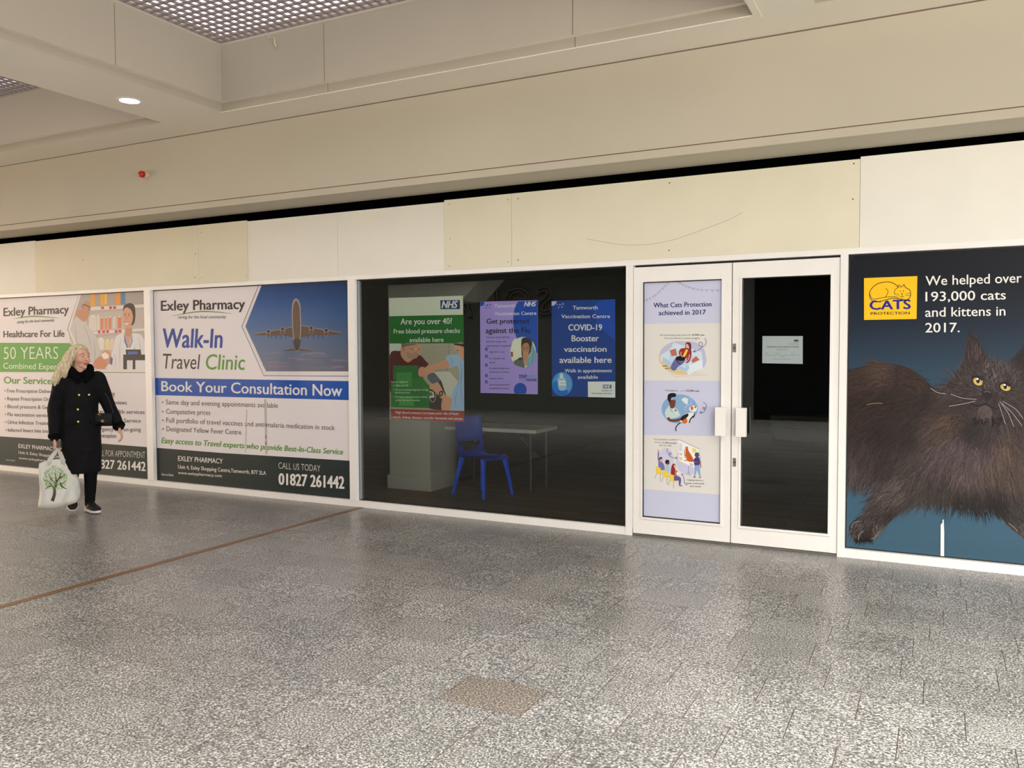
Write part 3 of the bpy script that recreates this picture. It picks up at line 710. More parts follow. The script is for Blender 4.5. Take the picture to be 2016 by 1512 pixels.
a.poly([(70, 1106), (500, 1140), (1292, 1188), (1294, 1436), (700, 1372), (70, 1310)], DK)
a.text('EXLEY PHARMACY', 222, 1188, 500, 1206, 28, (226, 222, 220), .015); a.text('Unit 4, Exley Shopping Centre,Tamworth, B77 2LA', 222, 1236, 768, 1276, 22, (222, 218, 216), .014)
a.text('www.exleypharmacy.com', 222, 1270, 494, 1290, 17, (222, 218, 216), .014); a.text('Scan to Book', 120, 1278, 194, 1284, 13, (206, 206, 204), .02)
a.text('CALL US TODAY', 845, 1236, 1104, 1256, 36, (222, 218, 216), -.012, cap1=38); a.text('01827 261442', 845, 1336, 1254, 1362, 66, (232, 228, 226), .035, cap1=70)
a.poly([(756, 806), (768, 806), (776, 1146), (764, 1146)], (190, 180, 176)); a.line([(648, 870), (640, 1140)], 5, (196, 186, 182))
for y in (965, 1040, 1080): a.ellipse(766, y, 6, 12, (150, 142, 138), 12)
a.done('window_graphic', M_VINYL, 'travel clinic window vinyl with an aeroplane picture and blue booking band', 'poster', clip=(x0, x1, z0, z1))

# --- posters taped inside the large pane
def sheet_px(a, q, col): a.poly(q, col)
YP = .0485; GAIN = 1.35
def poster(name, corners, label, fn, col, cat='poster'):
    a = Art(YP, GAIN)
    a.view(0, 0, 1); p = [P(x, y, YP) for x, y in corners]
    c = a.bm; n0 = len(c.faces)
    prism(c, [v for v in p], (0, .0006, 0)); c.faces.ensure_lookup_table()
    for f in c.faces[n0:]:
        for l in f.loops: l[a.cl] = (*[min(.93, q*GAIN) for q in lin(col)], 1)
    fn(a); return a.done(name, M_PAPER, label, cat, clip=(min(p[0].x, p[3].x), max(p[1].x, p[2].x)+.001, min(p[2].z, p[3].z)-.01, max(p[0].z, p[1].z)+.01))
def nhs(a, x0, y0, x1, y1, bg, fg, it=.2):
    if bg: a.poly([(x0, y0), (x1, y0-1), (x1, y1-1), (x0, y1)], bg)
    w, h = x1-x0, y1-y0; a.text('NHS', x0+w*.05, y1-h*.12, x1-w*.16, y1-h*.12-1, h*.74, fg, .045, it)
def green_poster(a):
    a.view(690, 520, 3.978)
    a.poly([(303, 408), (885, 396), (889, 620), (305, 622)], (22, 108, 36))
    nhs(a, 704, 283, 857, 353, (20, 60, 120), (226, 232, 226))
    a.text('Are you over 40?', 392, 473, 796, 468, 44, (222, 232, 214), .018); a.text('Free blood pressure checks', 338, 544, 858, 538, 33, (222, 232, 214), .018); a.text('available here', 462, 611, 729, 609, 33, (222, 232, 214), .018)
    a.poly([(305, 622), (889, 620), (892, 1150), (316, 1134)], (166, 162, 142))                    # photograph
    for k in range(22): a.line([(560, 640+k*9), (770, 636+k*9)], 1.5, (146, 144, 126))
    a.line([(772, 622), (762, 835)], 3, (110, 106, 92)); a.line([(650, 838), (762, 835)], 3, (110, 106, 92)); a.poly([(305, 622), (400, 622), (398, 670), (350, 700), (306, 712)], (196, 206, 196))
    a.poly([(640, 850), (760, 840), (800, 870), (890, 1000), (890, 1148), (700, 1140), (680, 1040), (620, 900)], (196, 194, 184), 4)
    a.poly([(308, 712), (380, 680), (420, 690), (480, 740), (540, 712), (590, 760), (612, 790), (600, 850), (560, 900), (500, 960), (400, 1010), (312, 1000)], (88, 28, 34), 4)
    a.poly([(398, 640), (410, 622), (540, 621), (556, 660), (540, 690), (526, 720), (490, 744), (450, 770), (410, 740), (392, 700)], (194, 150, 122), 4)
    a.poly([(398, 625), (404, 622), (520, 621), (500, 632), (450, 640), (420, 650), (404, 660)], (120, 104, 92), 3); a.poly([(440, 690), (470, 700), (500, 704), (530, 700), (524, 730), (486, 744), (450, 730)], (166, 140, 120), 4)
    a.ellipse(416, 664, 9, 20, (178, 128, 104)); a.line([(460, 660), (500, 672), (522, 676), (550, 660)], 3, (50, 44, 40)); a.ellipse(510, 668, 12, 8, (214, 180, 156)); a.line([(498, 692), (522, 698)], 3, (120, 60, 54)); a.ellipse(536, 686, 9, 9, (204, 150, 124))
    a.poly([(600, 960), (650, 930), (700, 900), (740, 1000), (780, 1100), (770, 1140), (620, 1130), (610, 1040)], (70, 60, 54), 4)
    a.poly([(530, 840), (545, 808), (580, 808), (600, 840), (590, 880), (540, 880)], (198, 150, 122), 4)
    a.poly([(748, 724), (820, 706), (860, 712), (889, 760), (890, 1148), (790, 1148), (786, 1100), (800, 1000), (850, 900), (840, 800), (770, 812)], (158, 184, 212), 4)
    for q in ([(860, 740), (868, 860), (830, 980)], [(880, 800), (866, 960), (880, 1120)], [(840, 980), (820, 1060), (830, 1140)], [(780, 730), (800, 760), (790, 806)]): a.line(q, 5, (122, 150, 186), 4, taper=True)
    a.poly([(806, 640), (820, 624), (889, 622), (889, 756), (850, 712), (840, 690), (816, 680), (822, 664)], (202, 156, 130), 3); a.poly([(806, 622), (889, 622), (889, 650), (860, 640), (815, 634)], (60, 44, 38)); a.ellipse(838, 676, 8, 5, (150, 90, 80))
    a.poly([(660, 780), (752, 750), (770, 812), (680, 820), (650, 850), (620, 876), (590, 860), (582, 820), (610, 790)], (200, 152, 124), 4)
    a.poly([(600, 880), (650, 850), (690, 890), (700, 920), (650, 946)], (96, 100, 112), 3); a.poly([(620, 940), (650, 936), (690, 930), (740, 1020), (790, 1050), (786, 1110), (720, 1060), (650, 990), (622, 975)], (204, 156, 128), 4)
    a.ellipse(708, 1014, 16, 24, (40, 36, 34), rot=.4); a.ellipse(708, 1014, 9, 14, (150, 150, 140), rot=.4); a.poly([(716, 1070), (740, 1060), (780, 1100), (776, 1146), (716, 1142)], (204, 156, 128), 3)
    a.poly([(600, 990), (650, 1000), (658, 1044), (612, 1050)], (200, 204, 196)); a.line([(620, 1050), (640, 1080), (664, 1060), (668, 1010)], 3, (210, 206, 196), 4); a.poly([(612, 1000), (640, 1006), (644, 1030), (616, 1034)], (96, 110, 100))
    for q, c in (([(334, 795), (530, 792), (532, 900), (334, 905)], (38, 112, 48)), ([(318, 930), (400, 880), (470, 900), (560, 880), (618, 960), (616, 1128), (316, 1120)], (52, 122, 58)), ([(360, 850), (480, 845), (480, 960), (360, 960)], (64, 140, 70)), ([(380, 1040), (500, 1040), (500, 1110), (380, 1108)], (72, 150, 74)), ([(480, 990), (600, 990), (600, 1110), (500, 1120)], (44, 116, 52))): a.poly(q, c)
    for t, xa, xb, y in (('You are eligible if:', 314, 452, 928), ('Aged over 40', 350, 450, 956), ('No pre-existing diagnosis of high', 350, 612, 990), ('blood pressure', 350, 466, 1012), ('Not had a blood pressure check', 350, 602, 1046), ('within the last 6 months', 350, 542, 1072)):
        a.text(t, xa, y, xb, y+1, 13, (196, 222, 190), .014)
        if t[0] in 'AN': a.ellipse(337, y-6, 3.5, 3.5, (196, 222, 190), 8)
    a.poly([(314, 1134), (890, 1150), (892, 1236), (320, 1214)], (150, 30, 30))
    a.text('High blood pressure increases your risk of heart', 352, 1170, 850, 1181, 19, (232, 214, 202), .016); a.text('attack, kidney disease, vascular dementia and stroke', 330, 1206, 878, 1220, 18, (232, 214, 202), .016)
poster('poster', [(765.6, 587), (911.5, 582), (914, 830.5), (769, 825.5)], 'green and white blood pressure check poster with a man in a maroon jumper', green_poster, (206, 210, 196))
def purple_poster(a):
    a.view(920, 560, 5.04)
    pts = [(505, 170)]
    pts = [(700, 162), (505, 168), (470, 240), (456, 330), (460, 430), (490, 530), (540, 610), (620, 660), (698, 680)]
    a.poly([tuple(v[:2]) for v in catmull([(p[0], p[1], 0) for p in pts[1:]], 5, False)]+[(698, 162)], (22, 76, 176))
    a.poly([(127, 172), (170, 172), (166, 196), (150, 212), (128, 218)], (22, 76, 176), 0)
    for x, y, r in ((174, 207, 5), (201, 207, 8), (229, 201, 7), (188, 234, 6), (220, 229, 6)): a.ellipse(x, y, r, r, (30, 66, 150), 14)
    a.line([(135, 172), (300, 210)], 0.1, (190, 170, 220))
    nhs(a, 556, 166, 698, 226, None, (226, 232, 240), .2)
    a.text('Tamworth', 268, 230, 476, 226, 32, (216, 214, 236), .022); a.text('Vaccination Centre', 268, 306, 686, 302, 32, (220, 224, 240), .022)
    a.text('Get protected', 190, 390, 610, 386, 46, (20, 26, 54), .028); a.text('against the Flu', 182, 484, 622, 480, 50, (20, 26, 54), .028)
    for t, x1_, y in (('Get your free NHS flu', 420, 532), ('jab here today. No', 390, 574), ('appointment required.', 436, 616)): a.text(t, 187, y, x1_, y, 15, (40, 36, 74), .02)
    for t, x1_, y in (('Aged 65 or over', 372, 677), ('In a clinical risk', 376, 742), ('group', 276, 780), ('Frontline health and', 418, 840), ('social care workers', 414, 876), ('Unpaid carers', 356, 940), ('Immunosuppressed or', 428, 1002), ('household contacts', 412, 1038)): a.text(t, 218, y, x1_, y, 15, (40, 36, 74), .02)
    for y in (643, 713, 801, 905, 968): a.ellipse(189, y, 14, 17, (24, 70, 168), 20); a.ellipse(189, y+2, 6, 7, (150, 140, 204), 12); a.line([(220, y-2), (384, y-2)], 1.6, (130, 112, 184))
    a.ellipse(554, 672, 128, 152, (206, 206, 186), 48)
    cl = lambda pts: [(554+max(-1, min(1, 1))*(x-554), y) for x, y in pts]
    a.poly([(452, 560), (500, 535), (540, 540), (540, 720), (470, 780), (430, 690)], (214, 214, 196), 4); a.poly([(430, 668), (452, 668), (454, 716), (436, 722)], (140, 72, 48))
    a.poly([(536, 560), (560, 528), (600, 530), (640, 560), (640, 640), (600, 720), (560, 760), (540, 700)], (54, 48, 40), 4)
    a.poly([(544, 620), (560, 590), (596, 580), (618, 620), (612, 680), (596, 710), (560, 705), (546, 670)], (180, 128, 98), 4)
    a.line([(552, 636), (572, 640)], 4, (60, 36, 30)); a.line([(592, 636), (610, 630)], 4, (60, 36, 30)); a.line([(550, 622), (574, 628)], 3, (50, 32, 28)); a.line([(590, 626), (612, 618)], 3, (50, 32, 28))
    a.poly([(556, 680), (580, 664), (604, 680), (606, 740), (590, 800), (570, 790), (552, 720)], (196, 146, 116), 4); a.line([(570, 680), (572, 740)], 2.5, (150, 100, 78)); a.line([(588, 680), (586, 750)], 2.5, (150, 100, 78))
    a.poly([(640, 600), (668, 640), (680, 700), (650, 780), (610, 812), (590, 815), (600, 740), (625, 690)], (120, 166, 176), 4); a.line([(640, 650), (620, 780)], 5, (150, 196, 204)); a.line([(656, 660), (640, 770)], 4, (96, 140, 150))
    a.poly([(458, 770), (490, 744), (540, 740), (560, 770), (568, 822), (530, 820), (480, 800)], (96, 104, 98), 4); a.poly([(500, 740), (530, 722), (548, 740), (520, 752)], (60, 60, 58), 3)
    a.text('STAY', 514, 930, 594, 930, 32, (24, 44, 100), .04); a.text('WELL', 598, 930, 688, 930, 32, (80, 150, 206), .0); a.text('THIS', 518, 960, 578, 960, 22, (80, 150, 206), .01); a.text('WINTER', 582, 960, 690, 961, 22, (24, 44, 100), .03)
    pts = [(462+63+64*math.cos(t), 1046+70*math.sin(t)) for t in [PI+k*PI/16 for k in range(-6, 23)]]
    pts = [(x, min(y, 1083)) for x, y in pts]; a.poly(pts, (22, 76, 176))
poster('poster', [(945, 594), (1058.8, 591), (1058.8, 776.3), (946, 773.5)], 'lilac flu jab poster with a round photo of a woman sneezing', purple_poster, (164, 146, 214))
def blue_poster(a):
    a.view(920, 560, 5.04)
    a.poly([(1240, 230), (1300, 170), (1380, 152), (1468, 146), (1468, 560), (1400, 500), (1290, 400)], (16, 72, 172), 0)
    a.poly([(835, 168), (886, 166), (880, 190), (862, 206), (836, 214)], (196, 178, 222))
    for x, y, r in ((892, 200, 6), (920, 202, 8), (949, 194, 9), (906, 229, 7), (940, 224, 7)): a.ellipse(x, y, r, r, (140, 170, 214), 14)
    for t, xa, xb, y, h, bo in (('Tamworth', 1046, 1294, 248, 34, .02), ('Vaccination Centre', 932, 1416, 334, 34, .02), ('COVID-19', 1002, 1338, 456, 56, .03), ('Booster', 1034, 1306, 564, 56, .03), ('vaccination', 958, 1382, 668, 50, .03), ('available here', 914, 1432, 778, 56, .03), ('Walk in appointments', 966, 1434, 872, 32, .022), ('available', 1096, 1296, 936, 32, .022)):
        a.text(t, xa, y+1, xb, y-1, h, (226, 236, 244), bo)
    a.ellipse(942, 988, 102, 118, (60, 150, 214), 48); a.ellipse(950, 985, 80, 100, (96, 150, 206), 40)
    a.poly([(843, 985), (870, 960), (910, 980), (920, 1030), (900, 1080), (860, 1060), (842, 1020)], (24, 116, 204), 4); a.poly([(900, 1040), (960, 1030), (1000, 1060), (980, 1098), (930, 1104), (880, 1088)], (20, 104, 196), 4)
    a.poly([(906, 930), (966, 926), (976, 950), (980, 1040), (910, 1046), (898, 950)], (150, 190, 224), 3); a.rect(916, 890, 952, 930, (196, 214, 230)); a.ellipse(934, 888, 18, 12, (176, 190, 200)); a.poly([(906, 955), (976, 952), (978, 1000), (908, 1004)], (222, 230, 236)); a.text('COVID-19', 920, 984, 972, 982, 9, (50, 90, 140), .03)
    a.poly([(1196, 964), (1468, 963), (1468, 1123), (1198, 1117)], (214, 216, 216))
    nhs(a, 1346, 995, 1430, 1032, (18, 64, 128), (226, 232, 236)); a.text('COVID-19', 1330, 1062, 1431, 1062, 15, (70, 70, 70), .02); a.text('Vaccination Service', 1232, 1087, 1431, 1088, 15, (50, 50, 54), .02)
poster('poster', [(1086, 592), (1211.2, 589), (1211.5, 783), (1086.5, 780)], 'bright blue covid booster poster taped right of the lilac poster', blue_poster, (8, 60, 142))
def notice(a):
    a.view(1400, 500, 2.44)
    a.text('TAMWORTH VACCINATION CENTRE', 265, 450, 421, 450, 6.5, (60, 60, 62), .02); a.text('OPENING HOURS', 313, 461.5, 370, 461.5, 5, (110, 110, 112), .0)
    a.rect(398, 412, 419, 420, (70, 72, 76)); a.text('COVID-19', 393, 427, 419, 427, 3, (80, 80, 82), .02); a.text('Vaccination Service', 368, 434, 419, 434, 3.4, (80, 80, 82), .02)
    for xa, xb, y in ((260, 274, 477), (306, 334, 477), (384, 400, 477), (258, 426, 486), (330, 354, 493), (296, 386, 505)):
        x = xa
        while x < xb-2: x2 = min(xb, x+random.uniform(4, 9)); a.line([(x, y), (x2, y)], 1.6, (130, 130, 134)); x = x2+2
YP = .030; GAIN = 1.0
poster('notice', [(1501, 661.6), (1580.6, 661.6), (1580.4, 716.6), (1500.6, 715)], 'white landscape paper notice taped to the dark glass of the right door', notice, (212, 216, 222), 'notice')

# --- lavender poster filling the left door glass
YD = .0145
a = Art(YD); x0, x1, z0, z1 = LG[0]+.006, LG[1]-.006, ZG0+.008, ZG1-.008
LV, IV = (202, 206, 232), (224, 223, 220)
a.sheet(x0, x1, z0, z1, LV)
a.view(1230, 500, 5.817); a.poly([(200, 802), (1112, 790), (1112, 1452), (200, 1450)], IV)
def bunting(pts, n):
    c = catmull([(p[0], p[1], 0) for p in pts], 12, False); a.line([tuple(v[:2]) for v in c], 4, (170, 176, 198))
    for k in range(n):
        i = int((k+.5)/n*(len(c)-2)); p, q = c[i], c[i+1]; d = (q-p).normalized()
        a.poly([(p.x-d.x*16, p.y-d.y*16), (p.x+d.x*16, p.y+d.y*16), (p.x+4, p.y+30)], (172, 178, 200))
bunting([(214, 535), (330, 480), (420, 400), (510, 312)], 10); bunting([(608, 312), (720, 370), (880, 405), (1104, 410)], 12)
a.text('What Cats Protection', 328, 614, 994, 600, 50, (24, 26, 100), .024); a.text('achieved in 2017', 388, 702, 928, 692, 50, (24, 26, 100), .024)
a.text('We found loving new homes for', 400, 938, 760, 936, 17, (80, 80, 86), .0); a.text('43,000 cats,', 768, 936, 916, 936, 18, (60, 60, 66), .03); a.text('from tiny kittens to mature moggies', 452, 973, 856, 972, 17, (80, 80, 86), .0)
a.ellipse(660, 1196, 272, 186, (226, 204, 158), 48, .05); a.poly([(400, 1150), (440, 1070), (540, 1010), (660, 998), (800, 1010), (900, 1080), (932, 1190), (928, 1250), (890, 1300), (800, 1200), (500, 1150)], (190, 192, 222), 5)
for k in range(9): a.line([(400+k*20, 1230+k*22), (470+k*60, 1270+k*14)], 3, (200, 172, 116))
a.poly([(412, 1160), (520, 1090), (560, 1012), (700, 1060), (880, 1120), (892, 1220), (890, 1310), (730, 1386), (700, 1350), (520, 1290), (414, 1222)], (206, 224, 240)); a.poly([(520, 1120), (640, 1100), (800, 1180), (700, 1290), (500, 1220)], (190, 212, 234)); a.poly([(714, 1290), (892, 1212), (892, 1310), (728, 1386)], (222, 236, 246)); a.ellipse(716, 1300, 22, 30, (176, 204, 230)); a.poly([(440, 1180), (520, 1230), (700, 1310), (716, 1350), (520, 1290), (430, 1232)], (170, 202, 228))
a.poly([(514, 1105), (584, 1082), (600, 1160), (536, 1172)], (188, 112, 96)); a.poly([(762, 1216), (818, 1168), (856, 1212), (776, 1250)], (188, 112, 96))
a.poly([(600, 1190), (690, 1210), (660, 1260), (610, 1290), (574, 1336), (524, 1310), (556, 1230)], (100, 104, 160), 4); a.poly([(620, 1130), (640, 1086), (700, 1078), (756, 1090), (764, 1160), (740, 1230), (700, 1246), (720, 1170), (700, 1200), (640, 1180)], (156, 44, 42), 4); a.poly([(700, 1092), (726, 1096), (700, 1160), (668, 1190), (664, 1170)], (240, 200, 80))
a.poly([(590, 1180), (640, 1168), (690, 1190), (680, 1220), (620, 1222), (584, 1210)], (20, 16, 20), 4); a.line([(590, 1215), (610, 1240), (636, 1262)], 7, (20, 16, 20), 4); a.poly([(692, 1070), (700, 1020), (730, 1010), (758, 1030), (760, 1096), (740, 1098), (732, 1050), (706, 1080)], (112, 40, 44), 4); a.ellipse(714, 1054, 16, 24, (226, 176, 158)); a.line([(648, 1120), (640, 1150), (660, 1180)], 9, (226, 176, 158), 3); a.line([(742, 1150), (728, 1210), (690, 1240)], 8, (226, 200, 200), 3)
a.line([(524, 1312), (520, 1330)], 12, (226, 176, 158)); a.line([(434, 1282), (490, 1284)], 7, (30, 26, 40)); a.line([(460, 1314), (516, 1306)], 7, (30, 26, 40))
a.line([(918, 966), (932, 1000), (922, 1040), (890, 1062), (852, 1044), (852, 1020), (872, 1010), (890, 1030), (880, 1070), (830, 1108), (800, 1112)], 7, (110, 114, 156), 4); a.poly([(774, 1122), (806, 1094), (812, 1128)], (110, 114, 156))
a.view(1230, 740, 4.448)
a.poly([(160, 516), (842, 528), (842, 1042), (160, 992)], IV)
a.text('We helped to', 352, 134, 464, 136, 13, (80, 80, 92), .0); a.text('over', 486, 136, 526, 136, 11, (150, 150, 168), .0); a.text('153,000 cats', 534, 137, 653, 139, 14, (60, 60, 70), .03)
a.ellipse(480, 290, 158, 128, (134, 172, 212), 48)
a.poly([(352, 320), (380, 270), (410, 262), (450, 280), (480, 330), (482, 350), (440, 368), (372, 372)], (198, 216, 216), 4); a.poly([(386, 220), (440, 205), (444, 240), (430, 280), (404, 282), (392, 250)], (112, 62, 52), 4); a.poly([(376, 210), (378, 166), (410, 150), (446, 156), (444, 184), (410, 190), (396, 226)], (26, 20, 26), 4)
a.line([(412, 206), (440, 212)], 3, (210, 190, 150)); a.line([(378, 365), (400, 390), (470, 386), (540, 350), (590, 330)], 24, (112, 62, 52), 4)
a.line([(398, 270), (404, 300), (420, 316)], 4, (50, 60, 80), 4); a.line([(436, 264), (446, 290)], 4, (50, 60, 80), 3); a.ellipse(447, 302, 7, 7, (50, 60, 80), 14); a.rect(444, 318, 462, 334, (226, 230, 236))
a.poly([(490, 380), (520, 340), (580, 320), (606, 330), (590, 380), (560, 410), (520, 418), (486, 400)], (236, 234, 234), 4); a.poly([(488, 390), (500, 355), (550, 330), (556, 350), (520, 385)], (36, 24, 32), 4); a.poly([(498, 400), (540, 372), (548, 408), (520, 418)], (204, 112, 50), 3)
a.line([(488, 410), (462, 430), (446, 460), (452, 484)], 9, (36, 24, 32), 4); a.line([(600, 350), (572, 386), (566, 412)], 11, (36, 24, 32), 4); a.line([(612, 330), (600, 365)], 9, (36, 24, 32), 3)
a.ellipse(598, 288, 34, 28, (238, 236, 236)); a.poly([(578, 272), (584, 262), (600, 276), (596, 298), (580, 300)], (204, 112, 50), 3); a.poly([(608, 278), (620, 262), (622, 284)], (36, 50, 90))
a.poly([(498, 206), (520, 192), (552, 200), (550, 248), (540, 250), (510, 225)], (216, 228, 242), 3); a.line([(540, 210), (578, 184), (584, 240), (520, 284), (540, 308)], 4, (206, 222, 240))
a.line([(688, 230), (712, 250), (712, 280), (690, 292), (684, 276), (704, 280), (696, 314), (668, 326)], 6, (120, 122, 170), 4); a.poly([(650, 320), (674, 306), (672, 334)], (120, 122, 170))
for t, xa, xb, y, bo in (('We reached an audience', 254, 460, 562, 0), ('of over', 262, 318, 586, 0), ('31,000 people', 326, 453, 592, .03), ('with our talks,', 298, 412, 614, 0)): a.text(t, xa, y, xb, y+3, 13, (74, 74, 86), bo)
a.ellipse(560, 740, 110, 130, (202, 202, 230), 40); a.ellipse(360, 760, 70, 130, (206, 206, 230), 40)
a.poly([(472, 558), (652, 640), (608, 806), (472, 742)], (240, 240, 242)); a.line([(470, 556), (654, 642)], 3, (60, 60, 70)); a.line([(556, 786), (560, 840), (544, 864)], 3, (90, 90, 110)); a.line([(560, 840), (574, 884)], 3, (90, 90, 110)); a.rect(476, 590, 502, 660, (214, 216, 226)); a.poly([(592, 630), (626, 640), (628, 676), (592, 668)], (232, 214, 120)); a.poly([(478, 706), (504, 716), (504, 742), (478, 736)], (232, 214, 120)); a.poly([(478, 672), (502, 678), (502, 698), (478, 692)], (196, 200, 214)); a.poly([(568, 760), (600, 772), (596, 796), (568, 784)], (196, 200, 214))
a.poly([(530, 618), (542, 624), (552, 618), (556, 650), (580, 690), (600, 730), (594, 752), (548, 744), (536, 700), (528, 724), (534, 650)], (196, 92, 40), 3); a.line([(528, 640), (524, 680), (534, 720)], 7, (196, 92, 40), 4); a.line([(600, 746), (560, 736), (522, 744)], 8, (196, 92, 40), 4)
a.ellipse(632, 692, 20, 22, (90, 78, 90)); a.poly([(608, 726), (640, 712), (658, 730), (652, 784), (612, 784)], (70, 58, 130), 4); a.poly([(610, 782), (652, 782), (660, 830), (664, 880), (652, 882), (632, 820), (616, 886), (604, 884), (612, 830)], (140, 172, 214)); a.line([(654, 730), (664, 770), (664, 806)], 8, (150, 92, 82), 4); a.line([(602, 732), (606, 752), (640, 756)], 8, (150, 92, 82), 3); a.line([(600, 890), (622, 884)], 6, (70, 40, 50)); a.line([(652, 896), (666, 882)], 6, (70, 40, 50))
for x, y in ((272, 794), (332, 824), (388, 858)):
    a.line([(x+8, y+60), (x-10, y+104)], 3, (110, 110, 130)); a.line([(x+40, y+70), (x+38, y+128)], 3, (110, 110, 130)); a.line([(x+42, y+56), (x+74, y+66)], 8, (236, 206, 70))
a.poly([(296, 760), (320, 752), (344, 780), (346, 830), (300, 810)], (120, 112, 176), 4); a.line([(296, 660), (294, 720), (304, 770)], 11, (120, 112, 176), 4); a.ellipse(295, 656, 7, 12, (222, 170, 150)); a.ellipse(318, 734, 14, 17, (222, 170, 150)); a.poly([(302, 720), (318, 708), (330, 722), (312, 730), (304, 742)], (70, 60, 70), 3)
a.poly([(356, 784), (376, 776), (394, 806), (386, 850), (360, 840)], (176, 200, 200), 4); a.ellipse(378, 760, 14, 18, (90, 56, 56)); a.poly([(354, 756), (362, 736), (386, 738), (390, 750), (372, 756), (362, 774)], (26, 22, 30), 3)
a.poly([(410, 840), (440, 820), (470, 850), (460, 890), (420, 884)], (196, 104, 92), 4); a.poly([(404, 860), (410, 790), (430, 768), (448, 782), (440, 820), (432, 870)], (140, 44, 48), 4); a.ellipse(440, 792, 10, 15, (230, 184, 166)); a.poly([(424, 884), (470, 880), (492, 900), (488, 950), (474, 952), (470, 916), (430, 918)], (92, 88, 160), 3); a.poly([(448, 852), (466, 836), (484, 856), (462, 876)], (236, 236, 240)); a.line([(476, 960), (502, 962)], 8, (150, 40, 60))
for x, y in ((272, 794), (332, 824), (388, 858)): a.poly([(x, y-2), (x+42, y+12), (x+44, y+70), (x+2, y+58)], (238, 208, 72))
a.line([(374, 634), (372, 664), (392, 690), (408, 682), (396, 672), (390, 696), (420, 716), (448, 718)], 5, (110, 112, 160), 4); a.poly([(444, 708), (462, 718), (446, 730)], (110, 112, 160)); a.line([(548, 958), (524, 940), (518, 890), (500, 862)], 5, (110, 112, 160), 4); a.poly([(494, 856), (512, 860), (500, 874)], (110, 112, 160))
for t, xa, xb, y in (('helping them to', 548, 686, 918), ('better understand', 538, 694, 946), ("cats' needs", 568, 666, 972)): a.text(t, xa, y, xb, y+4, 14, (74, 74, 86), 0)
a.done('door_graphic', M_VINYL, 'tall lavender illustrated cat charity poster filling the glass of the left door', 'poster', clip=(x0, x1, z0, z1))

# --- cat picture window
a = Art(YV); x0, x1, z0, z1 = bays[3][0]+.009, bays[3][1]-.009, *zr()
a.sheet(x0, x1, z0, z1, (50, 84, 108)); a.view(0, 0, 1)
bgc = [(470, (12, 17, 28)), (560, (14, 20, 34)), (640, (26, 40, 60)), (740, (46, 74, 98)), (860, (52, 84, 108)), (960, (62, 100, 126)), (1060, (66, 102, 126)), (1180, (52, 84, 106))]
a.n += 1
for (ya, ca), (yb, cb) in zip(bgc, bgc[1:]):
    for xa, xb in ((1640, 2070), (2070, 2500)):
        a.raw([(xa, ya), (xb, ya), (xb, yb), (xa, yb)], [lin([q*.88 for q in k_]) for k_ in (ca, ca, cb, cb)])
OUT = [(1660, 745), (1679, 729), (1709, 718), (1737, 714), (1773, 719), (1801, 732), (1818, 748), (1840, 763), (1857, 765), (1870, 750), (1884, 730), (1896, 712), (1901, 690), (1906, 670), (1912, 660), (1924, 666), (1937, 690), (1945, 704), (1959, 712), (1984, 714), (1994, 706), (2003, 696), (2018, 684), (2036, 672), (2044, 690), (2048, 730), (2060, 780), (2100, 830), (2120, 900), (2110, 980), (2080, 1040), (2070, 1080), (2040, 1085), (2014, 1058), (2000, 1048), (1984, 1034), (1965, 1012), (1954, 1000), (1918, 1000), (1890, 993), (1862, 989), (1834, 984), (1807, 986), (1790, 996), (1770, 1012), (1752, 1028), (1736, 1044), (1722, 1060), (1704, 1067), (1684, 1064), (1673, 1050), (1672, 1036), (1685, 1021), (1704, 1008), (1718, 990), (1727, 968), (1726, 952), (1695, 953), (1660, 938)]
BODY = (44, 33, 30)
a.poly(OUT, BODY, 3)
def inside(x, y, poly=OUT):
    r = False; n = len(poly); j = n-1
    for i in range(n):
        xi, yi = poly[i]; xj, yj = poly[j]
        if (yi > y) != (yj > y) and x < (xj-xi)*(y-yi)/(yj-yi)+xi: r = not r
        j = i
    return r
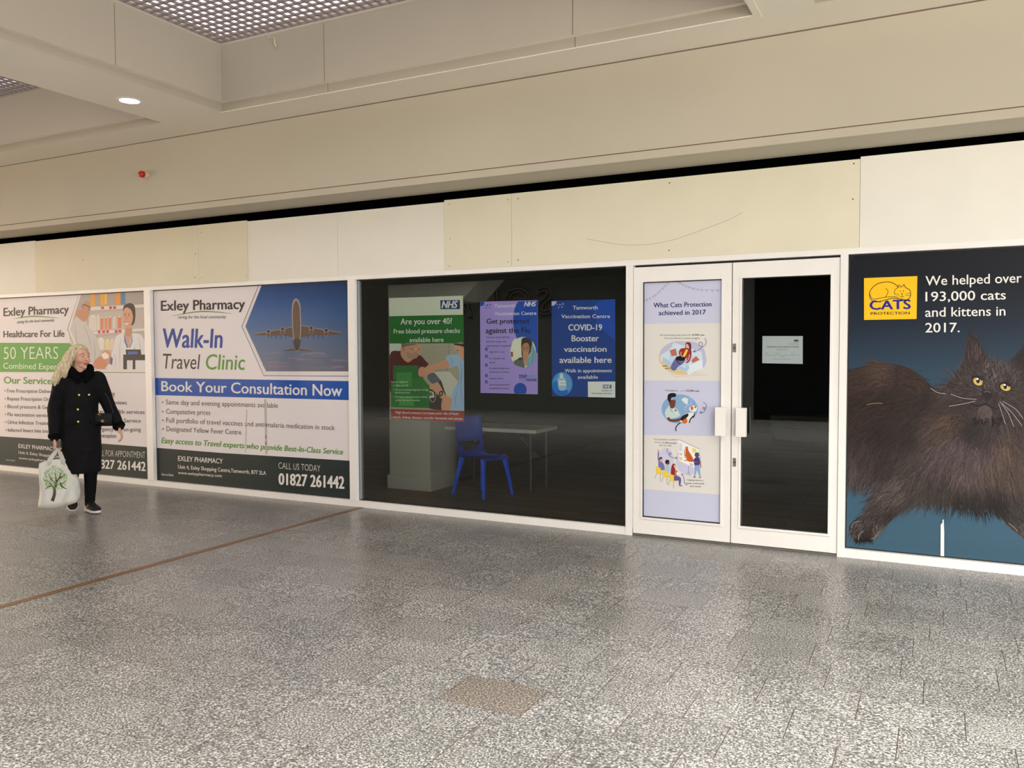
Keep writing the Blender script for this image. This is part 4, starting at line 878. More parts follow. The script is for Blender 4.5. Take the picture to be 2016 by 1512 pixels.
# flow field: x, y, direction, colour
FLOW = [(1690, 745, -.6, .35, (64, 46, 40)), (1740, 735, -.8, -.05, (78, 60, 52)), (1790, 745, .8, .25, (62, 45, 38)), (1700, 790, -.9, .4, (48, 34, 29)), (1760, 790, -.8, .35, (46, 32, 27)), (1820, 790, -.7, .4, (44, 32, 30)),
 (1690, 840, -.7, .6, (52, 38, 34)), (1740, 850, -.7, .6, (40, 29, 25)), (1790, 850, -.6, .65, (44, 33, 30)), (1700, 900, -.35, .9, (62, 50, 50)), (1680, 920, -.1, 1, (84, 72, 74)), (1740, 910, -.5, .85, (52, 42, 42)),
 (1860, 800, -.8, .45, (58, 46, 44)), (1840, 850, -.75, .6, (74, 60, 58)), (1870, 830, -.8, .35, (86, 66, 54)), (1850, 900, -.5, .85, (84, 70, 72)), (1890, 880, -.3, .95, (90, 76, 80)), (1930, 900, -.1, 1, (92, 78, 80)), (1900, 940, -.15, 1, (94, 78, 76)), (1960, 930, .1, 1, (92, 76, 68)), (1980, 880, .25, .95, (90, 72, 62)), (2000, 940, .2, 1, (84, 68, 66)), (1940, 850, -.1, 1, (56, 45, 46)), (1920, 845, -.7, .5, (40, 32, 34)), (2020, 860, .5, .8, (70, 56, 54)), (2060, 900, .5, .8, (70, 58, 56)),
 (1860, 970, -.2, 1, (60, 52, 50)), (1830, 965, -.2, 1, (62, 54, 52)), (1800, 960, -.45, .9, (72, 62, 60)), (1770, 960, -.6, .5, (92, 82, 78)), (1750, 985, -.7, .5, (84, 74, 72)), (1760, 1005, -.5, .6, (60, 52, 50)), (1730, 1010, -.7, .5, (66, 58, 56)), (1790, 930, -.6, .7, (70, 60, 58)),
 (1700, 1030, -.5, .5, (82, 76, 76)), (1685, 1045, -.4, .7, (96, 90, 88)), (1705, 1055, .1, 1, (34, 30, 30)), (1725, 1048, .3, .9, (104, 98, 94)), (1960, 985, .2, 1, (34, 30, 30)), (1900, 980, 0, 1, (40, 34, 33)), (2000, 1010, .5, .7, (60, 54, 52)), (2015, 1045, .6, .6, (92, 86, 82)),
 (1900, 740, -.5, -.6, (80, 68, 70)), (1925, 690, -.2, -1, (58, 44, 48)), (1908, 705, -.1, -1, (70, 60, 64)), (1950, 715, .1, -1, (82, 72, 74)), (1970, 730, 0, -1, (92, 82, 84)), (1880, 775, -.8, .2, (72, 60, 62)), (1900, 790, -.9, .3, (64, 52, 54)), (1990, 740, .3, -1, (84, 74, 76)), (2010, 710, .5, -1, (40, 30, 34)), (2000, 780, .8, .3, (74, 62, 64)), (1945, 760, -.1, -.9, (80, 70, 72)), (1935, 800, -.6, .5, (62, 52, 56)), (1970, 800, .4, .7, (62, 54, 58)), (1940, 815, -.2, .9, (96, 82, 80)), (2030, 760, .8, .2, (60, 50, 52))]
def flow(x, y):
    sx = sy = sw = 0; c = [0, 0, 0]
    for fx, fy, dx, dy, col in FLOW:
        w_ = 1/((x-fx)**2+(y-fy)**2+40)**1.8; sw += w_; sx += dx*w_; sy += dy*w_
        for k in range(3): c[k] += col[k]*w_
    l = math.hypot(sx, sy) or 1
    return sx/l, sy/l, [v/sw for v in c]
rnd = random.Random(11)
def strand(x, y, L, wd, col, layer, spread=.28, curve=.5):
    pts = [(x, y)]; dx, dy, _ = flow(x, y); an = rnd.gauss(0, spread); c_, s_ = math.cos(an), math.sin(an)
    bend = rnd.gauss(0, curve)*.12
    for k in range(3):
        dx, dy, _ = flow(*pts[-1]); a2 = an+bend*k; c_, s_ = math.cos(a2), math.sin(a2)
        pts.append((pts[-1][0]+(dx*c_-dy*s_)*L/3, pts[-1][1]+(dx*s_+dy*c_)*L/3))
    lc = lin(col)
    W_ = [wd*.5, wd*.5, wd*.32, .05]
    for k in range(3):
        (xa, ya), (xb, yb) = pts[k], pts[k+1]; d = math.hypot(xb-xa, yb-ya) or 1; nx, ny = -(yb-ya)/d, (xb-xa)/d
        a.raw([(xa+nx*W_[k], ya+ny*W_[k]), (xa-nx*W_[k], ya-ny*W_[k]), (xb-nx*W_[k+1], yb-ny*W_[k+1]), (xb+nx*W_[k+1], yb+ny*W_[k+1])], lc, layer)
base = a.n
made = 0
SHORT = lambda x, y: (x > 1880 and y < 835 and y < 690+.0*x+170) or (y > 1000)
while made < 15000:
    x = rnd.uniform(1662, 2075); y = rnd.uniform(655, 1085)
    if not inside(x, y): continue
    dx, dy, c = flow(x, y)
    if rnd.random() < .0: continue
    sh = SHORT(x, y); L = rnd.uniform(7, 15) if sh else rnd.uniform(16, 42)
    v = rnd.gauss(1, .13)+(.22 if rnd.random() < .08 else 0)-(.22 if rnd.random() < .22 else 0)
    col = tuple(max(8, min(235, q*max(.3, v)*.86)) for q in c)
    strand(x, y, L, rnd.uniform(.7, 1.9) if not sh else rnd.uniform(.6, 1.5), col, base+2+rnd.random()*60, .22 if not sh else .3)
    made += 1
a.n = base+64
# ears
a.poly([(1903, 700), (1908, 676), (1914, 666), (1922, 676), (1932, 698), (1936, 712), (1918, 718), (1906, 714)], (50, 38, 42), 4)
for k in range(70):
    x = rnd.uniform(1906, 1934); y = rnd.uniform(684, 716); a.line([(x, y), (x+rnd.uniform(-3, 2), y-rnd.uniform(6, 16))], rnd.uniform(.6, 1.1), rnd.choice([(72, 58, 62), (58, 46, 50), (40, 30, 34), (90, 76, 80)]))
for k in range(8): a.line([(1911+k*.8, 668), (1908+k*.4, 656-k*.5), (1906+k*.2, 646+k)], 1, (40, 32, 34))
# eyes
for ex, ey, rx, ry, rot, px_ in ((1925.5, 750.5, 10.5, 8.0, .45, 1925.5), (1979.5, 762, 10.5, 7.2, .30, 1979)):
    a.ellipse(ex, ey, rx+3, ry+2.6, (26, 20, 22), 36, rot); a.ellipse(ex, ey+.4, rx, ry, (172, 146, 78), 36, rot); a.ellipse(ex, ey+1.6, rx*.72, ry*.66, (198, 176, 104), 30, rot)
    a.ellipse(px_, ey-1, 3.6, 5.2, (16, 14, 16), 24); a.ellipse(px_-1, ey-4.4, 2.2, 2.0, (240, 240, 240), 12)
    a.line([(ex-rx-1, ey-ry*.5-1), (ex-3, ey-ry-.6), (ex+rx*.8, ey-ry*.2)], 2.6, (22, 16, 18), 4)
# nose and mouth
a.poly([(1932, 771), (1940, 768), (1950, 770), (1955, 773), (1952, 780), (1944, 786), (1937, 781)], (30, 26, 32), 4); a.line([(1937, 772), (1944, 770.5), (1951, 773)], 1.6, (96, 90, 98), 3); a.ellipse(1938.5, 777, 1.6, 1.2, (10, 8, 10), 10); a.ellipse(1949.5, 778, 1.6, 1.2, (10, 8, 10), 10)
a.line([(1943, 785), (1941, 794)], 1.6, (24, 18, 20)); a.line([(1941, 794), (1930, 799), (1918, 798), (1908, 792)], 2.2, (26, 20, 22), 4); a.line([(1941, 794), (1952, 802), (1962, 805), (1970, 801)], 2.2, (26, 20, 22), 4)
a.poly([(1926, 804), (1940, 798), (1952, 806), (1953, 818), (1940, 823), (1928, 816)], (80, 66, 66), 4)
for k in range(60):
    x = rnd.uniform(1928, 1951); y = rnd.uniform(801, 818); a.line([(x, y), (x+rnd.uniform(-2, 2), y+rnd.uniform(4, 8))], .8, rnd.choice([(96, 82, 82), (80, 66, 66), (66, 54, 56)]))
for k in range(40):
    x = rnd.uniform(1915, 1975); y = 829+rnd.uniform(-5, 7)+(abs(x-1945)*-.18); a.line([(x, y), (x+rnd.uniform(-8, 8), y+rnd.uniform(4, 10))], rnd.uniform(1, 2), (20, 15, 16))
for k in range(46):
    x = rnd.uniform(1936, 1962); y = rnd.uniform(722, 766); a.line([(x, y), (x+rnd.uniform(-3, 3), y-rnd.uniform(4, 9))], .9, rnd.choice([(122, 110, 110), (100, 88, 90), (50, 40, 42)]))
for q in (((1968, 790), (1984, 812), (1996, 840)), ((1972, 794), (1992, 812), (2012, 838)), ((1974, 790), (2000, 806), (2014, 824)), ((1966, 794), (1974, 818), (1980, 836)), ((1922, 786), (1896, 784), (1872, 776)), ((1920, 790), (1892, 796), (1868, 800)), ((1862, 775), (1846, 773), (1832, 764))): a.line(q, .9, (176, 168, 166), 5)
a.line([(1707, 797), (1720, 794), (1737, 794)], 1.4, (140, 112, 80), 3)
# paw toes
for q in (((1676, 1040), (1680, 1030), (1692, 1026)), ((1690, 1064), (1692, 1052), (1700, 1046)), ((1712, 1062), (1722, 1058), (1732, 1046)), ((2004, 1046), (1998, 1040), (1986, 1030))): a.line(q, 2, (118, 112, 108), 4)
for k in range(30):
    x = rnd.uniform(1680, 1716); y = 1062+rnd.uniform(-3, 2); a.line([(x, y), (x+rnd.uniform(-2, 2), y+rnd.uniform(3, 8))], 1.1, (24, 20, 20))
# logo panel
a.poly([(1701, 547.5), (1806, 543.5), (1804.5, 628), (1701, 630)], (250, 196, 26))
a.view(1640, 440, 3.6); K = (40, 28, 26)
a.text('CATS', 258, 612, 552, 606, 62, (34, 30, 150), .05); a.text('PROTECTION', 266, 648, 544, 643, 17, K, .045)
a.poly([(258, 500), (300, 430), (400, 416), (470, 440), (548, 480), (544, 520), (510, 545), (440, 534), (360, 550), (300, 545)], (250, 196, 26), 4)
a.line([(470, 456), (430, 425), (380, 414), (310, 430), (268, 470), (258, 510), (276, 545), (310, 556), (360, 545), (420, 530), (470, 536), (500, 545), (522, 542)], 5, K, 5)
a.line([(262, 500), (272, 528), (300, 536), (360, 524), (430, 520), (470, 530)], 4, K, 5); a.line([(372, 460), (390, 480), (380, 510), (366, 524)], 4, K, 5)
a.line([(458, 456), (466, 434), (480, 448), (494, 446), (502, 430), (514, 454), (540, 468), (550, 490), (546, 520), (530, 538), (505, 540), (480, 532)], 5, K, 2); a.line([(458, 456), (440, 470), (434, 488), (440, 504)], 4, K, 4)
a.ellipse(477, 480, 4, 4, K, 12); a.ellipse(499, 479, 4, 4, K, 12); a.poly([(482, 496), (496, 495), (489, 505)], K); a.line([(489, 504), (488, 516), (480, 520), (474, 516)], 3.5, K, 3); a.line([(488, 516), (496, 521), (502, 516)], 3.5, K, 3)
for q in (((512, 500), (552, 492)), ((512, 508), (554, 510)), ((470, 502), (436, 498)), ((470, 510), (440, 516))): a.line(q, 2.6, K)
TW = (236, 236, 232)
a.text('We helped over', 655, 440, 1338, 418, 62, TW, .012, cap1=64); a.text('193,000 cats', 655, 552, 1225, 538, 62, TW, .012); a.text('and kittens in', 653, 662, 1222, 652, 62, TW, .012); a.text('2017.', 654, 772, 898, 770, 62, TW, .012)
a.view(1640, 740, 3.6); a.poly([(763, 1056), (776, 1040), (776, 1020), (784, 1018), (788, 1110), (787, 1280), (776, 1283), (762, 1276)], (238, 238, 236))
a.done('window_graphic', M_VINYL, 'cat charity window vinyl with a large dark long-haired cat on blue', 'poster', clip=(x0, x1, z0, z1))

# ------------------------------------------------------------------ the woman walking past (local x = forward, y = her left, z = up)
M_SKIN = mat('skin', (222, 172, 150), .55, spec=.3)
M_LIP = mat('lips', (178, 96, 92), .5)
M_EYE = mat('eye white', (226, 220, 214), .3); M_IRIS = mat('iris', (60, 66, 70), .3)
M_BROW = mat('brow', (150, 118, 92), .8)
M_HAIR = mat('blonde hair', (222, 204, 172), .55, noise_amt=.18, noise_scale=30, spec=.3)
M_HAIR2 = mat('blonde hair light', (232, 219, 192), .5, noise_amt=.10, noise_scale=30)
M_COAT = mat('black quilted coat', (15, 15, 18), .8, spec=.2, bump=.5, bump_scale=45)
M_FUR = mat('black fur collar', (12, 12, 14), .95, spec=.1, bump=1.0, bump_scale=120)
M_TROU = mat('black trousers', (17, 17, 20), .85, spec=.15)
M_GOLD = mat('gold button', (190, 160, 90), .45, .8)
M_SHOE = mat('black trainer knit', (20, 20, 24), .7); M_SOLE = mat('white sole', (232, 228, 224), .5)
WR = empty('person', (-7.30, -1.42, 0), math.radians(-27), 'woman with long blonde hair walking in a long black coat, carrying a bag', 'person')

SHR, SHL = Vector((-.01, -.150, 1.280)), Vector((.01, .150, 1.290))
ELR, WRR = Vector((-.045, -.215, 1.00)), Vector((.005, -.225, .745))
ELL, WRL = Vector((.02, .240, 1.04)), Vector((.15, .310, .825))
HD = Vector((.035, .0, 1.50)); HROT = Matrix.Rotation(math.radians(28), 3, 'Z')      # head turned a little to her left
def hp(x, y, z): return HD+HROT @ Vector((x, y, z))
# --- body: one continuous surface
b = NB()
ell(b, hp(-.012, 0, .030), (.092, .074, .088), HROT)               # skull
ell(b, hp(.030, 0, -.012), (.058, .062, .082), HROT)               # face
ell(b, hp(.036, 0, -.068), (.040, .044, .038), HROT)               # jaw
ell(b, hp(.066, 0, -.094), (.018, .020, .017), HROT)               # chin
for s in (-1, 1):
    ell(b, hp(.062, s*.036, -.030), (.026, .024, .028), HROT)      # cheeks
    ell(b, hp(.073, s*.030, .024), (.014, .024, .009), HROT)       # brow
    ell(b, hp(-.006, s*.076, -.012), (.018, .008, .030), HROT)     # ears
capsule(b, hp(.080, 0, .018), hp(.104, 0, -.024), .008, .0125); ell(b, hp(.094, 0, -.030), (.013, .018, .010), HROT)
ell(b, hp(.080, 0, -.062), (.014, .024, .012), HROT)
capsule(b, (.01, 0, 1.30), hp(.0, 0, -.055), .056, .052)
for r0, c0 in (((.09, .135, .08), (-.01, 0, 1.225)), ((.12, .155, .16), (.0, 0, 1.10)), ((.115, .145, .15), (.0, 0, .95)), ((.12, .165, .12), (-.01, 0, .86))): ell(b, c0, r0)
for sh, el, wr in ((SHR, ELR, WRR), (SHL, ELL, WRL)):
    capsule(b, sh, el, .050, .040); capsule(b, el, wr, .040, .026)
# left leg planted, right leg swinging through with the heel lifted
HL, KL, AL = Vector((0, .085, .84)), Vector((.02, .075, .46)), Vector((-.03, .065, .095))
HR_, KR, AR = Vector((0, -.085, .84)), Vector((.03, -.085, .45)), Vector((-.17, -.075, .21))
for h, k, q in ((HL, KL, AL), (HR_, KR, AR)):
    capsule(b, h, k, .085, .056); capsule(b, k, q, .056, .036)
capsule(b, AL, AL+Vector((.02, 0, -.05)), .034, .026); capsule(b, AR, AR+Vector((0, 0, -.05)), .034, .024)
# hands
def hand(wr, d, palm_n, curl, thumb_side):
    d = Vector(d).normalized(); n_ = Vector(palm_n).normalized(); s_ = d.cross(n_).normalized()*thumb_side
    pc = wr+d*.045
    for k in range(-1, 2): capsule(b, wr+d*.006+s_*k*.012, wr+d*.078+s_*k*.019, .014, .013)
    for k, L in enumerate((.068, .076, .070, .056)):
        base = wr+d*.080+s_*(.028-.0185*k); p0 = base; dd = d.copy(); seg = (L*.45, L*.32, L*.27)
        for j, sl in enumerate(seg):
            a_ = curl*(j+.4); dd = (d*math.cos(a_)+n_*math.sin(a_)).normalized(); p1 = p0+dd*sl
            capsule(b, p0, p1, .0088-.0007*j, .0083-.0008*j, 10); p0 = p1
    t0 = wr+d*.022+s_*.026; t1 = t0+(d*.6+s_*.8).normalized()*.034+n_*.006; t2 = t1+(d*.85+s_*.3+n_*.35).normalized()*.028
    capsule(b, t0, t1, .0125, .0100, 10); capsule(b, t1, t2, .0100, .0080, 10)
hand(WRR, (.06, .02, -1), (.25, 1, 0), .95, 1)
hand(WRL, (.35, .15, -.92), (-.3, -1, 0), .42, -1)
body = link('body', remeshed(b, .0042, 3), M_SKIN, WR)
# face details
for s in (-1, 1):
    b = NB(); ell(b, hp(.0745, s*.031, .006), (.0105, .0135, .0085), HROT, 16, 12); e = obj('eye', b, M_EYE, WR, smooth=True)
    b = NB(); ell(b, hp(.0835, s*.031+.002, .006), (.0035, .0055, .0055), HROT); obj('iris', b, M_IRIS, e, smooth=True)
    b = NB(); c = [hp(.083, s*(.031-.016), .0145), hp(.0885, s*.031, .0170), hp(.076, s*(.031+.016), .0125)]; tube(b, catmull(c, 5, False), .0028, 6); obj('eyelid', b, M_SKIN, e, smooth=True)
    b = NB(); c = [hp(.088, s*.016, .0285), hp(.0885, s*.031, .0345), hp(.074, s*.048, .030)]; tube(b, catmull(c, 5, False), [.0018]+[.003]*9+[.0014], 6); obj('eyebrow', b, M_BROW, WR, smooth=True)
b = NB()
tube(b, catmull([hp(.078, -.024, -.0625), hp(.0925, -.010, -.0585), hp(.0945, 0, -.0600), hp(.0925, .010, -.0585), hp(.078, .024, -.0625)], 5, False), [.001]+[.0036]*19+[.001], 8)
tube(b, catmull([hp(.078, -.022, -.0635), hp(.092, -.008, -.0675), hp(.092, .008, -.0675), hp(.078, .022, -.0635)], 5, False), [.001]+[.004]*14+[.001], 8)
obj('lips', b, M_LIP, WR, smooth=True)
# --- trousers
b = NB()
for h, k, q in ((HL, KL, AL), (HR_, KR, AR)):
    capsule(b, h, k, .094, .064); q2 = q+(k-q).normalized()*.02; capsule(b, k, q2, .064, .047)
ell(b, (-.01, 0, .86), (.125, .165, .11))
tw = noise
link('trousers', remeshed(b, .007, 4, lambda v: v+Vector((1, 1, 0))*.004*noise.noise(v*16)), M_TROU, WR)
# --- coat
b = NB()
def ring_loft(b, secs, n=36):
    R_ = []
    for (cx, cy, z, rx, ry) in secs:
        R_.append([b.verts.new((cx+rx*math.cos(2*PI*k/n)*(1+.04*math.cos(4*PI*k/n)), cy+ry*math.sin(2*PI*k/n), z)) for k in range(n)])
    for r0, r1 in zip(R_, R_[1:]):
        for k in range(n): b.faces.new((r0[k], r0[(k+1) % n], r1[(k+1) % n], r1[k]))
    b.faces.new(R_[0][::-1]); b.faces.new(R_[-1])
ring_loft(b, [(-.015, .0, .395, .140, .172), (-.01, .0, .45, .146, .178), (0, 0, .62, .146, .176), (0, 0, .82, .145, .172), (0, 0, .98, .135, .156), (.005, 0, 1.10, .134, .154), (.0, 0, 1.22, .122, .162), (-.005, 0, 1.29, .098, .140), (-.005, 0, 1.345, .078, .105), (0, 0, 1.37, .072, .078)])
for sh, el, wr in ((SHR, ELR, WRR), (SHL, ELL, WRL)):
    d = (wr-el).normalized(); capsule(b, sh, el, .076, .062, 20); capsule(b, el, wr-d*.01, .062, .050, 20)
def coat_d(v):
    q = v.copy(); f = .007*noise.noise(v*7)+.0035*noise.noise(v*22)
    q.x += f; q.y += .006*noise.noise(v*8+Vector((3, 1, 2)))
    band = math.sin(v.z*2*PI/.115)
    if v.z < 1.25: q.x *= 1+.012*band; 
    if v.z < .7: q.x += .014*math.sin(math.atan2(v.y, v.x)*7)*(.7-v.z); q.y += .012*math.cos(math.atan2(v.y, v.x)*6)*(.7-v.z)
    return q
coat = link('coat', remeshed(b, .007, 5, coat_d), M_COAT, WR)
b = NB(); # placket and pocket welts follow the front of the coat
def fx(y, z): return .140*math.sqrt(max(.02, 1-(y/.20)**2))
pl_ = [Vector((fx(.02, z)+(.004 if z < 1 else -.014 - (z-1.0)*.05), .018, z)) for z in (.42, .6, .8, .95, 1.1, 1.22)]
tube(b, pl_, .006, 6); obj('placket', b, M_COAT, coat)
for s in (-1, 1):
    b = NB(); tube(b, [(fx(s*.07, .86)+.008, s*.055, .885), (fx(s*.13, .86)+.006, s*.135, .865)], .010, 8); obj('pocket_welt', b, M_COAT, coat)
for (y, z) in ((-.030, 1.145), (-.045, 1.01), (-.045, .895), (.055, 1.145)):
    x = fx(y, z)-(.007 if z > 1.05 else -.004)
    b = NB(); tube(b, [(x, y, z), (x+.010, y, z)], .009, 14); obj('button', b, M_GOLD, coat)
b = NB()
for k in range(30):
    a_ = 2*PI*k/30; q = .6+.4*math.cos(a_)
    if q > .985: continue
    x = .018+.082*math.cos(a_); y = .088*math.sin(a_); z = 1.375-.050*max(0, math.cos(a_))+.010*math.sin(5*a_)
    ell(b, (x, y, z), (.034, .036, .040+.012*abs(math.sin(a_))), None, 10, 8)
for z, y in ((1.32, .05), (1.28, .035), (1.32, -.05), (1.28, -.035)): ell(b, (.105, y, z), (.022, .028, .036))
link('fur_collar', remeshed(b, .006, 2, lambda v: v+Vector((noise.noise(v*60), noise.noise(v*60+Vector((5, 5, 5))), noise.noise(v*55)))*.007), M_FUR, coat)
for wr, el in ((WRR, ELR), (WRL, ELL)):
    d = (wr-el).normalized(); b = NB(); tube(b, [wr-d*.035, wr-d*.02, wr-d*.002, wr+d*.008], [.052, .058, .057, .050], 20); obj('cuff', b, M_FUR, coat, smooth=True)
# --- hair
def comb(m, k):
    nt = m.node_tree; bs = nt.nodes['Principled BSDF']; tc = nt.nodes.new('ShaderNodeTexCoord'); mp = nt.nodes.new('ShaderNodeMapping'); mp.inputs['Scale'].default_value = (130, 130, 7)
    n = nt.nodes.new('ShaderNodeTexNoise'); n.inputs['Scale'].default_value = 1; n.inputs['Detail'].default_value = 3; bp = nt.nodes.new('ShaderNodeBump'); bp.inputs['Strength'].default_value = k; bp.inputs['Distance'].default_value = .01
    nt.links.new(tc.outputs['Object'], mp.inputs[0]); nt.links.new(mp.outputs[0], n.inputs['Vector']); nt.links.new(n.outputs['Fac'], bp.inputs['Height']); nt.links.new(bp.outputs['Normal'], bs.inputs['Normal'])
    rp = nt.nodes.new('ShaderNodeValToRGB'); rp.color_ramp.elements[0].position = .35; rp.color_ramp.elements[0].color = (*lin((176, 150, 112)), 1); rp.color_ramp.elements[1].position = .62; rp.color_ramp.elements[1].color = (*lin((234, 220, 192)), 1)
    nt.links.new(n.outputs['Fac'], rp.inputs[0]); nt.links.new(rp.outputs[0], bs.inputs['Base Color'])
comb(M_HAIR, .8)
b = NB()
ell(b, hp(-.020, 0, .036), (.104, .090, .092), HROT)
hair_paths = []
for s, ang in ((-1, 1.0), (1, .82)):
    hair_paths.append(([hp(.0, s*.066, .060), hp(-.02, s*.086*ang, -.01), hp(-.04, s*.104*ang, -.09), hp(-.05, s*.120*ang, -.15), hp(-.06, s*.130*ang, -.20)], (.028, .030, .034, .030, .012)))
    hair_paths.append(([hp(-.05, s*.060, .050), hp(-.075, s*.085, -.03), hp(-.09, s*.115, -.12), hp(-.10, s*.14, -.20), hp(-.105, s*.155, -.27)], (.034, .042, .044, .036, .012)))
hair_paths.append(([hp(-.07, 0, .05), hp(-.105, 0, -.03), hp(-.12, -.02, -.12), hp(-.125, -.03, -.20), hp(-.12, -.04, -.28)], (.05, .058, .056, .046, .016)))
hair_paths.append(([hp(-.04, -.07, .02), hp(-.06, -.125, -.06), hp(-.075, -.165, -.14), hp(-.085, -.19, -.21), hp(-.09, -.20, -.27)], (.026, .036, .036, .028, .008)))
for pts, rr in hair_paths:
    c = catmull(pts, 4, False); r_ = [rr[min(int(i/4), 4)]*(1-(i % 4)/4)+rr[min(int(i/4)+1, 4)]*((i % 4)/4) for i in range(len(c))]
    tube(b, c, r_, 12)
# cut the face free: the hair mass stays behind the face plane
def hair_d(v):
    l = HROT.inverted() @ (v-HD)
    lim = .012 if l.z > -.1 else .03
    if l.x > lim and abs(l.y) < .066 and l.z < .078: l.x = lim-.004*noise.noise(v*30)
    q = HD+HROT @ l
    return q+Vector((noise.noise(v*28), noise.noise(v*28+Vector((7, 0, 0))), 0))*.005
hair = link('hair', remeshed(b, .0055, 3, hair_d), M_HAIR, WR)
b = NB(); rr_ = random.Random(5)
for k in range(1100):
    s = rr_.choice((-1, 1)); th = rr_.uniform(.0, 1); u = rr_.uniform(.0, 1)
    top = hp(.060-.13*th, s*rr_.uniform(.004, .03), .112-.05*th**2-.012*(1-th))
    side = hp(.022-.11*th, s*(.080+.010*math.sin(PI*th)), .030-.02*th)
    kk = 1 if s < 0 else .84
    mid = hp(-.012-.09*th, kk*s*(.096+.02*rr_.random()), -.07)
    lo = hp(-.035-.09*th, kk*s*(.120+.02*rr_.random()), -.14); end = hp(-.045-.09*th, kk*s*(.128+.04*rr_.random()), -.19-.07*u)
    if s < 0: lo += Vector((-.0, -.02, 0)); end += Vector((-.01, -.035, 0))
    w_ = rr_.uniform(.006, .012); j = lambda: Vector((rr_.gauss(0, w_*.5), rr_.gauss(0, w_*.5), 0))
    c = catmull([top, side+j()*.4, mid+j(), lo+j(), end+j()*1.5], 4, False)
    r0 = rr_.uniform(.0010, .0024); tube(b, c, [r0]*(len(c)-3)+[r0*.8, r0*.5, .0003], 5, caps=False)
obj('hair_strands', b, M_HAIR2, hair, smooth=True)
# --- shoes
def shoe(ankle, pitch, yaw):
    g = NB(); rot = Matrix.Rotation(yaw, 3, 'Z') @ Matrix.Rotation(pitch, 3, 'Y')
    def T(x, y, z): return ankle+rot @ Vector((x, y, z))
    def loft(secs, n=18, mat_=0):
        R_ = []
        for (x, hw, z0, z1) in secs:
            R_.append([g.verts.new(T(x, hw*math.cos(2*PI*k/n), (z0+z1)/2+(z1-z0)/2*math.copysign(abs(math.sin(2*PI*k/n))**.75, math.sin(2*PI*k/n)))) for k in range(n)])
        for r0, r1 in zip(R_, R_[1:]):
            for k in range(n): g.faces.new((r0[k], r0[(k+1) % n], r1[(k+1) % n], r1[k]))
        g.faces.new(R_[0]); g.faces.new(R_[-1][::-1])
    loft([(-.062, .018, -.060, -.015), (-.055, .030, -.066, .010), (-.02, .036, -.068, .022), (.02, .037, -.068, .016), (.06, .041, -.068, -.006), (.11, .046, -.068, -.022), (.15, .043, -.068, -.034), (.178, .028, -.066, -.044), (.186, .010, -.062, -.050)])
    bmesh.ops.recalc_face_normals(g, faces=g.faces)
    o = obj('trainer', g, M_SHOE, WR, smooth=True)
    g = NB(); loft([(-.070, .020, -.090, -.055), (-.060, .034, -.094, -.054), (-.02, .038, -.095, -.056), (.04, .040, -.094, -.060), (.10, .048, -.093, -.062), (.15, .046, -.090, -.060), (.180, .030, -.086, -.058), (.190, .010, -.080, -.060)])
    bmesh.ops.recalc_face_normals(g, faces=g.faces); obj('sole', g, M_SOLE, o, smooth=True)
    for s in (-1, 1):
        g = NB(); pts = [T(x, s*y, z) for x, y, z in ((-.035, .0385, -.018), (-.022, .0390, -.040), (.0, .0395, -.046), (.03, .0405, -.034), (.055, .0410, -.016))]
        tube(g, catmull(pts, 4, False), [.001, .003, .0045, .006, .007, .0072, .007, .0066, .006, .005, .0045, .004, .0035, .003, .0024, .0016, .001][:17], 6); obj('side_mark', g, M_SOLE, o, smooth=True)
    g = NB()
    for k in range(4):
        x = .045+.018*k; z = .012-.0085*k; tube(g, [T(x, -.024, z-.006), T(x+.004, 0, z+.004), T(x, .024, z-.006)], .0028, 6)
    tube(g, catmull([T(.035, .0, .02), T(.02, -.03, .034), T(.04, -.035, .02), T(.04, 0, .018), T(.03, .03, .036), T(.045, .03, .02)], 4, False), .0025, 6)
    obj('laces', g, M_SHOE, o, smooth=True)
shoe(Vector((-.03, .065, .0955)), 0, math.radians(14)); shoe(Vector((-.165, -.078, .195)), math.radians(38), 0)

# --- shopping bag in her right hand
M_BAG = mat('woven plastic bag', (214, 214, 208), .4, noise_amt=.05, noise_scale=9, bump=.3, bump_scale=14)
hb = WRR+Vector((.045, .015, -.115))
hw_ = WR.matrix_basis @ hb if False else Matrix.Rotation(math.radians(-27), 4, 'Z') @ hb + WR.location
BG = empty('shopping_bag', (hw_.x, hw_.y, .125), math.radians(-36+90+8), 'pale reusable shopping bag printed with a green tree, held in the woman\'s hand', 'bag')
# local: x = width, y = thickness (front -y faces the viewer), z up
HB = .42; top = hw_.z-.125
def bagp(u, v, side):
    """u -1..1 across, v 0..1 up"""
    w_ = .170-.03*v**1.5; t = (.075*(1-v**2)+.020)*(1-.30*abs(u)**6)
    wr = .018*noise.noise(Vector((u*2.2, v*3.1, side*4)))+.012*noise.noise(Vector((u*6, v*7, side)))
    sag = -.02*(1-u*u)*(v < .02)
    return Vector((u*w_+.012*math.sin(v*5), side*(t*(1-.25*u*u)+wr), v*HB*(1-.06*u*u*v)+.02*u*(1-v)+sag))
def bagsurf(side, off=0.0, us=None):
    return us
b = NB(); n_, m_ = 16, 14
F_ = [[b.verts.new(bagp(-1+2*i/n_, j/m_, -1)) for i in range(n_+1)] for j in range(m_+1)]
K_ = [[b.verts.new(bagp(-1+2*i/n_, j/m_, 1)) for i in range(n_+1)] for j in range(m_+1)]
for j in range(m_):
    for i in range(n_):
        b.faces.new((F_[j][i], F_[j][i+1], F_[j+1][i+1], F_[j+1][i])); b.faces.new((K_[j][i+1], K_[j][i], K_[j+1][i], K_[j+1][i+1]))
    b.faces.new((K_[j][0], F_[j][0], F_[j+1][0], K_[j+1][0])); b.faces.new((F_[j][n_], K_[j][n_], K_[j+1][n_], F_[j+1][n_]))
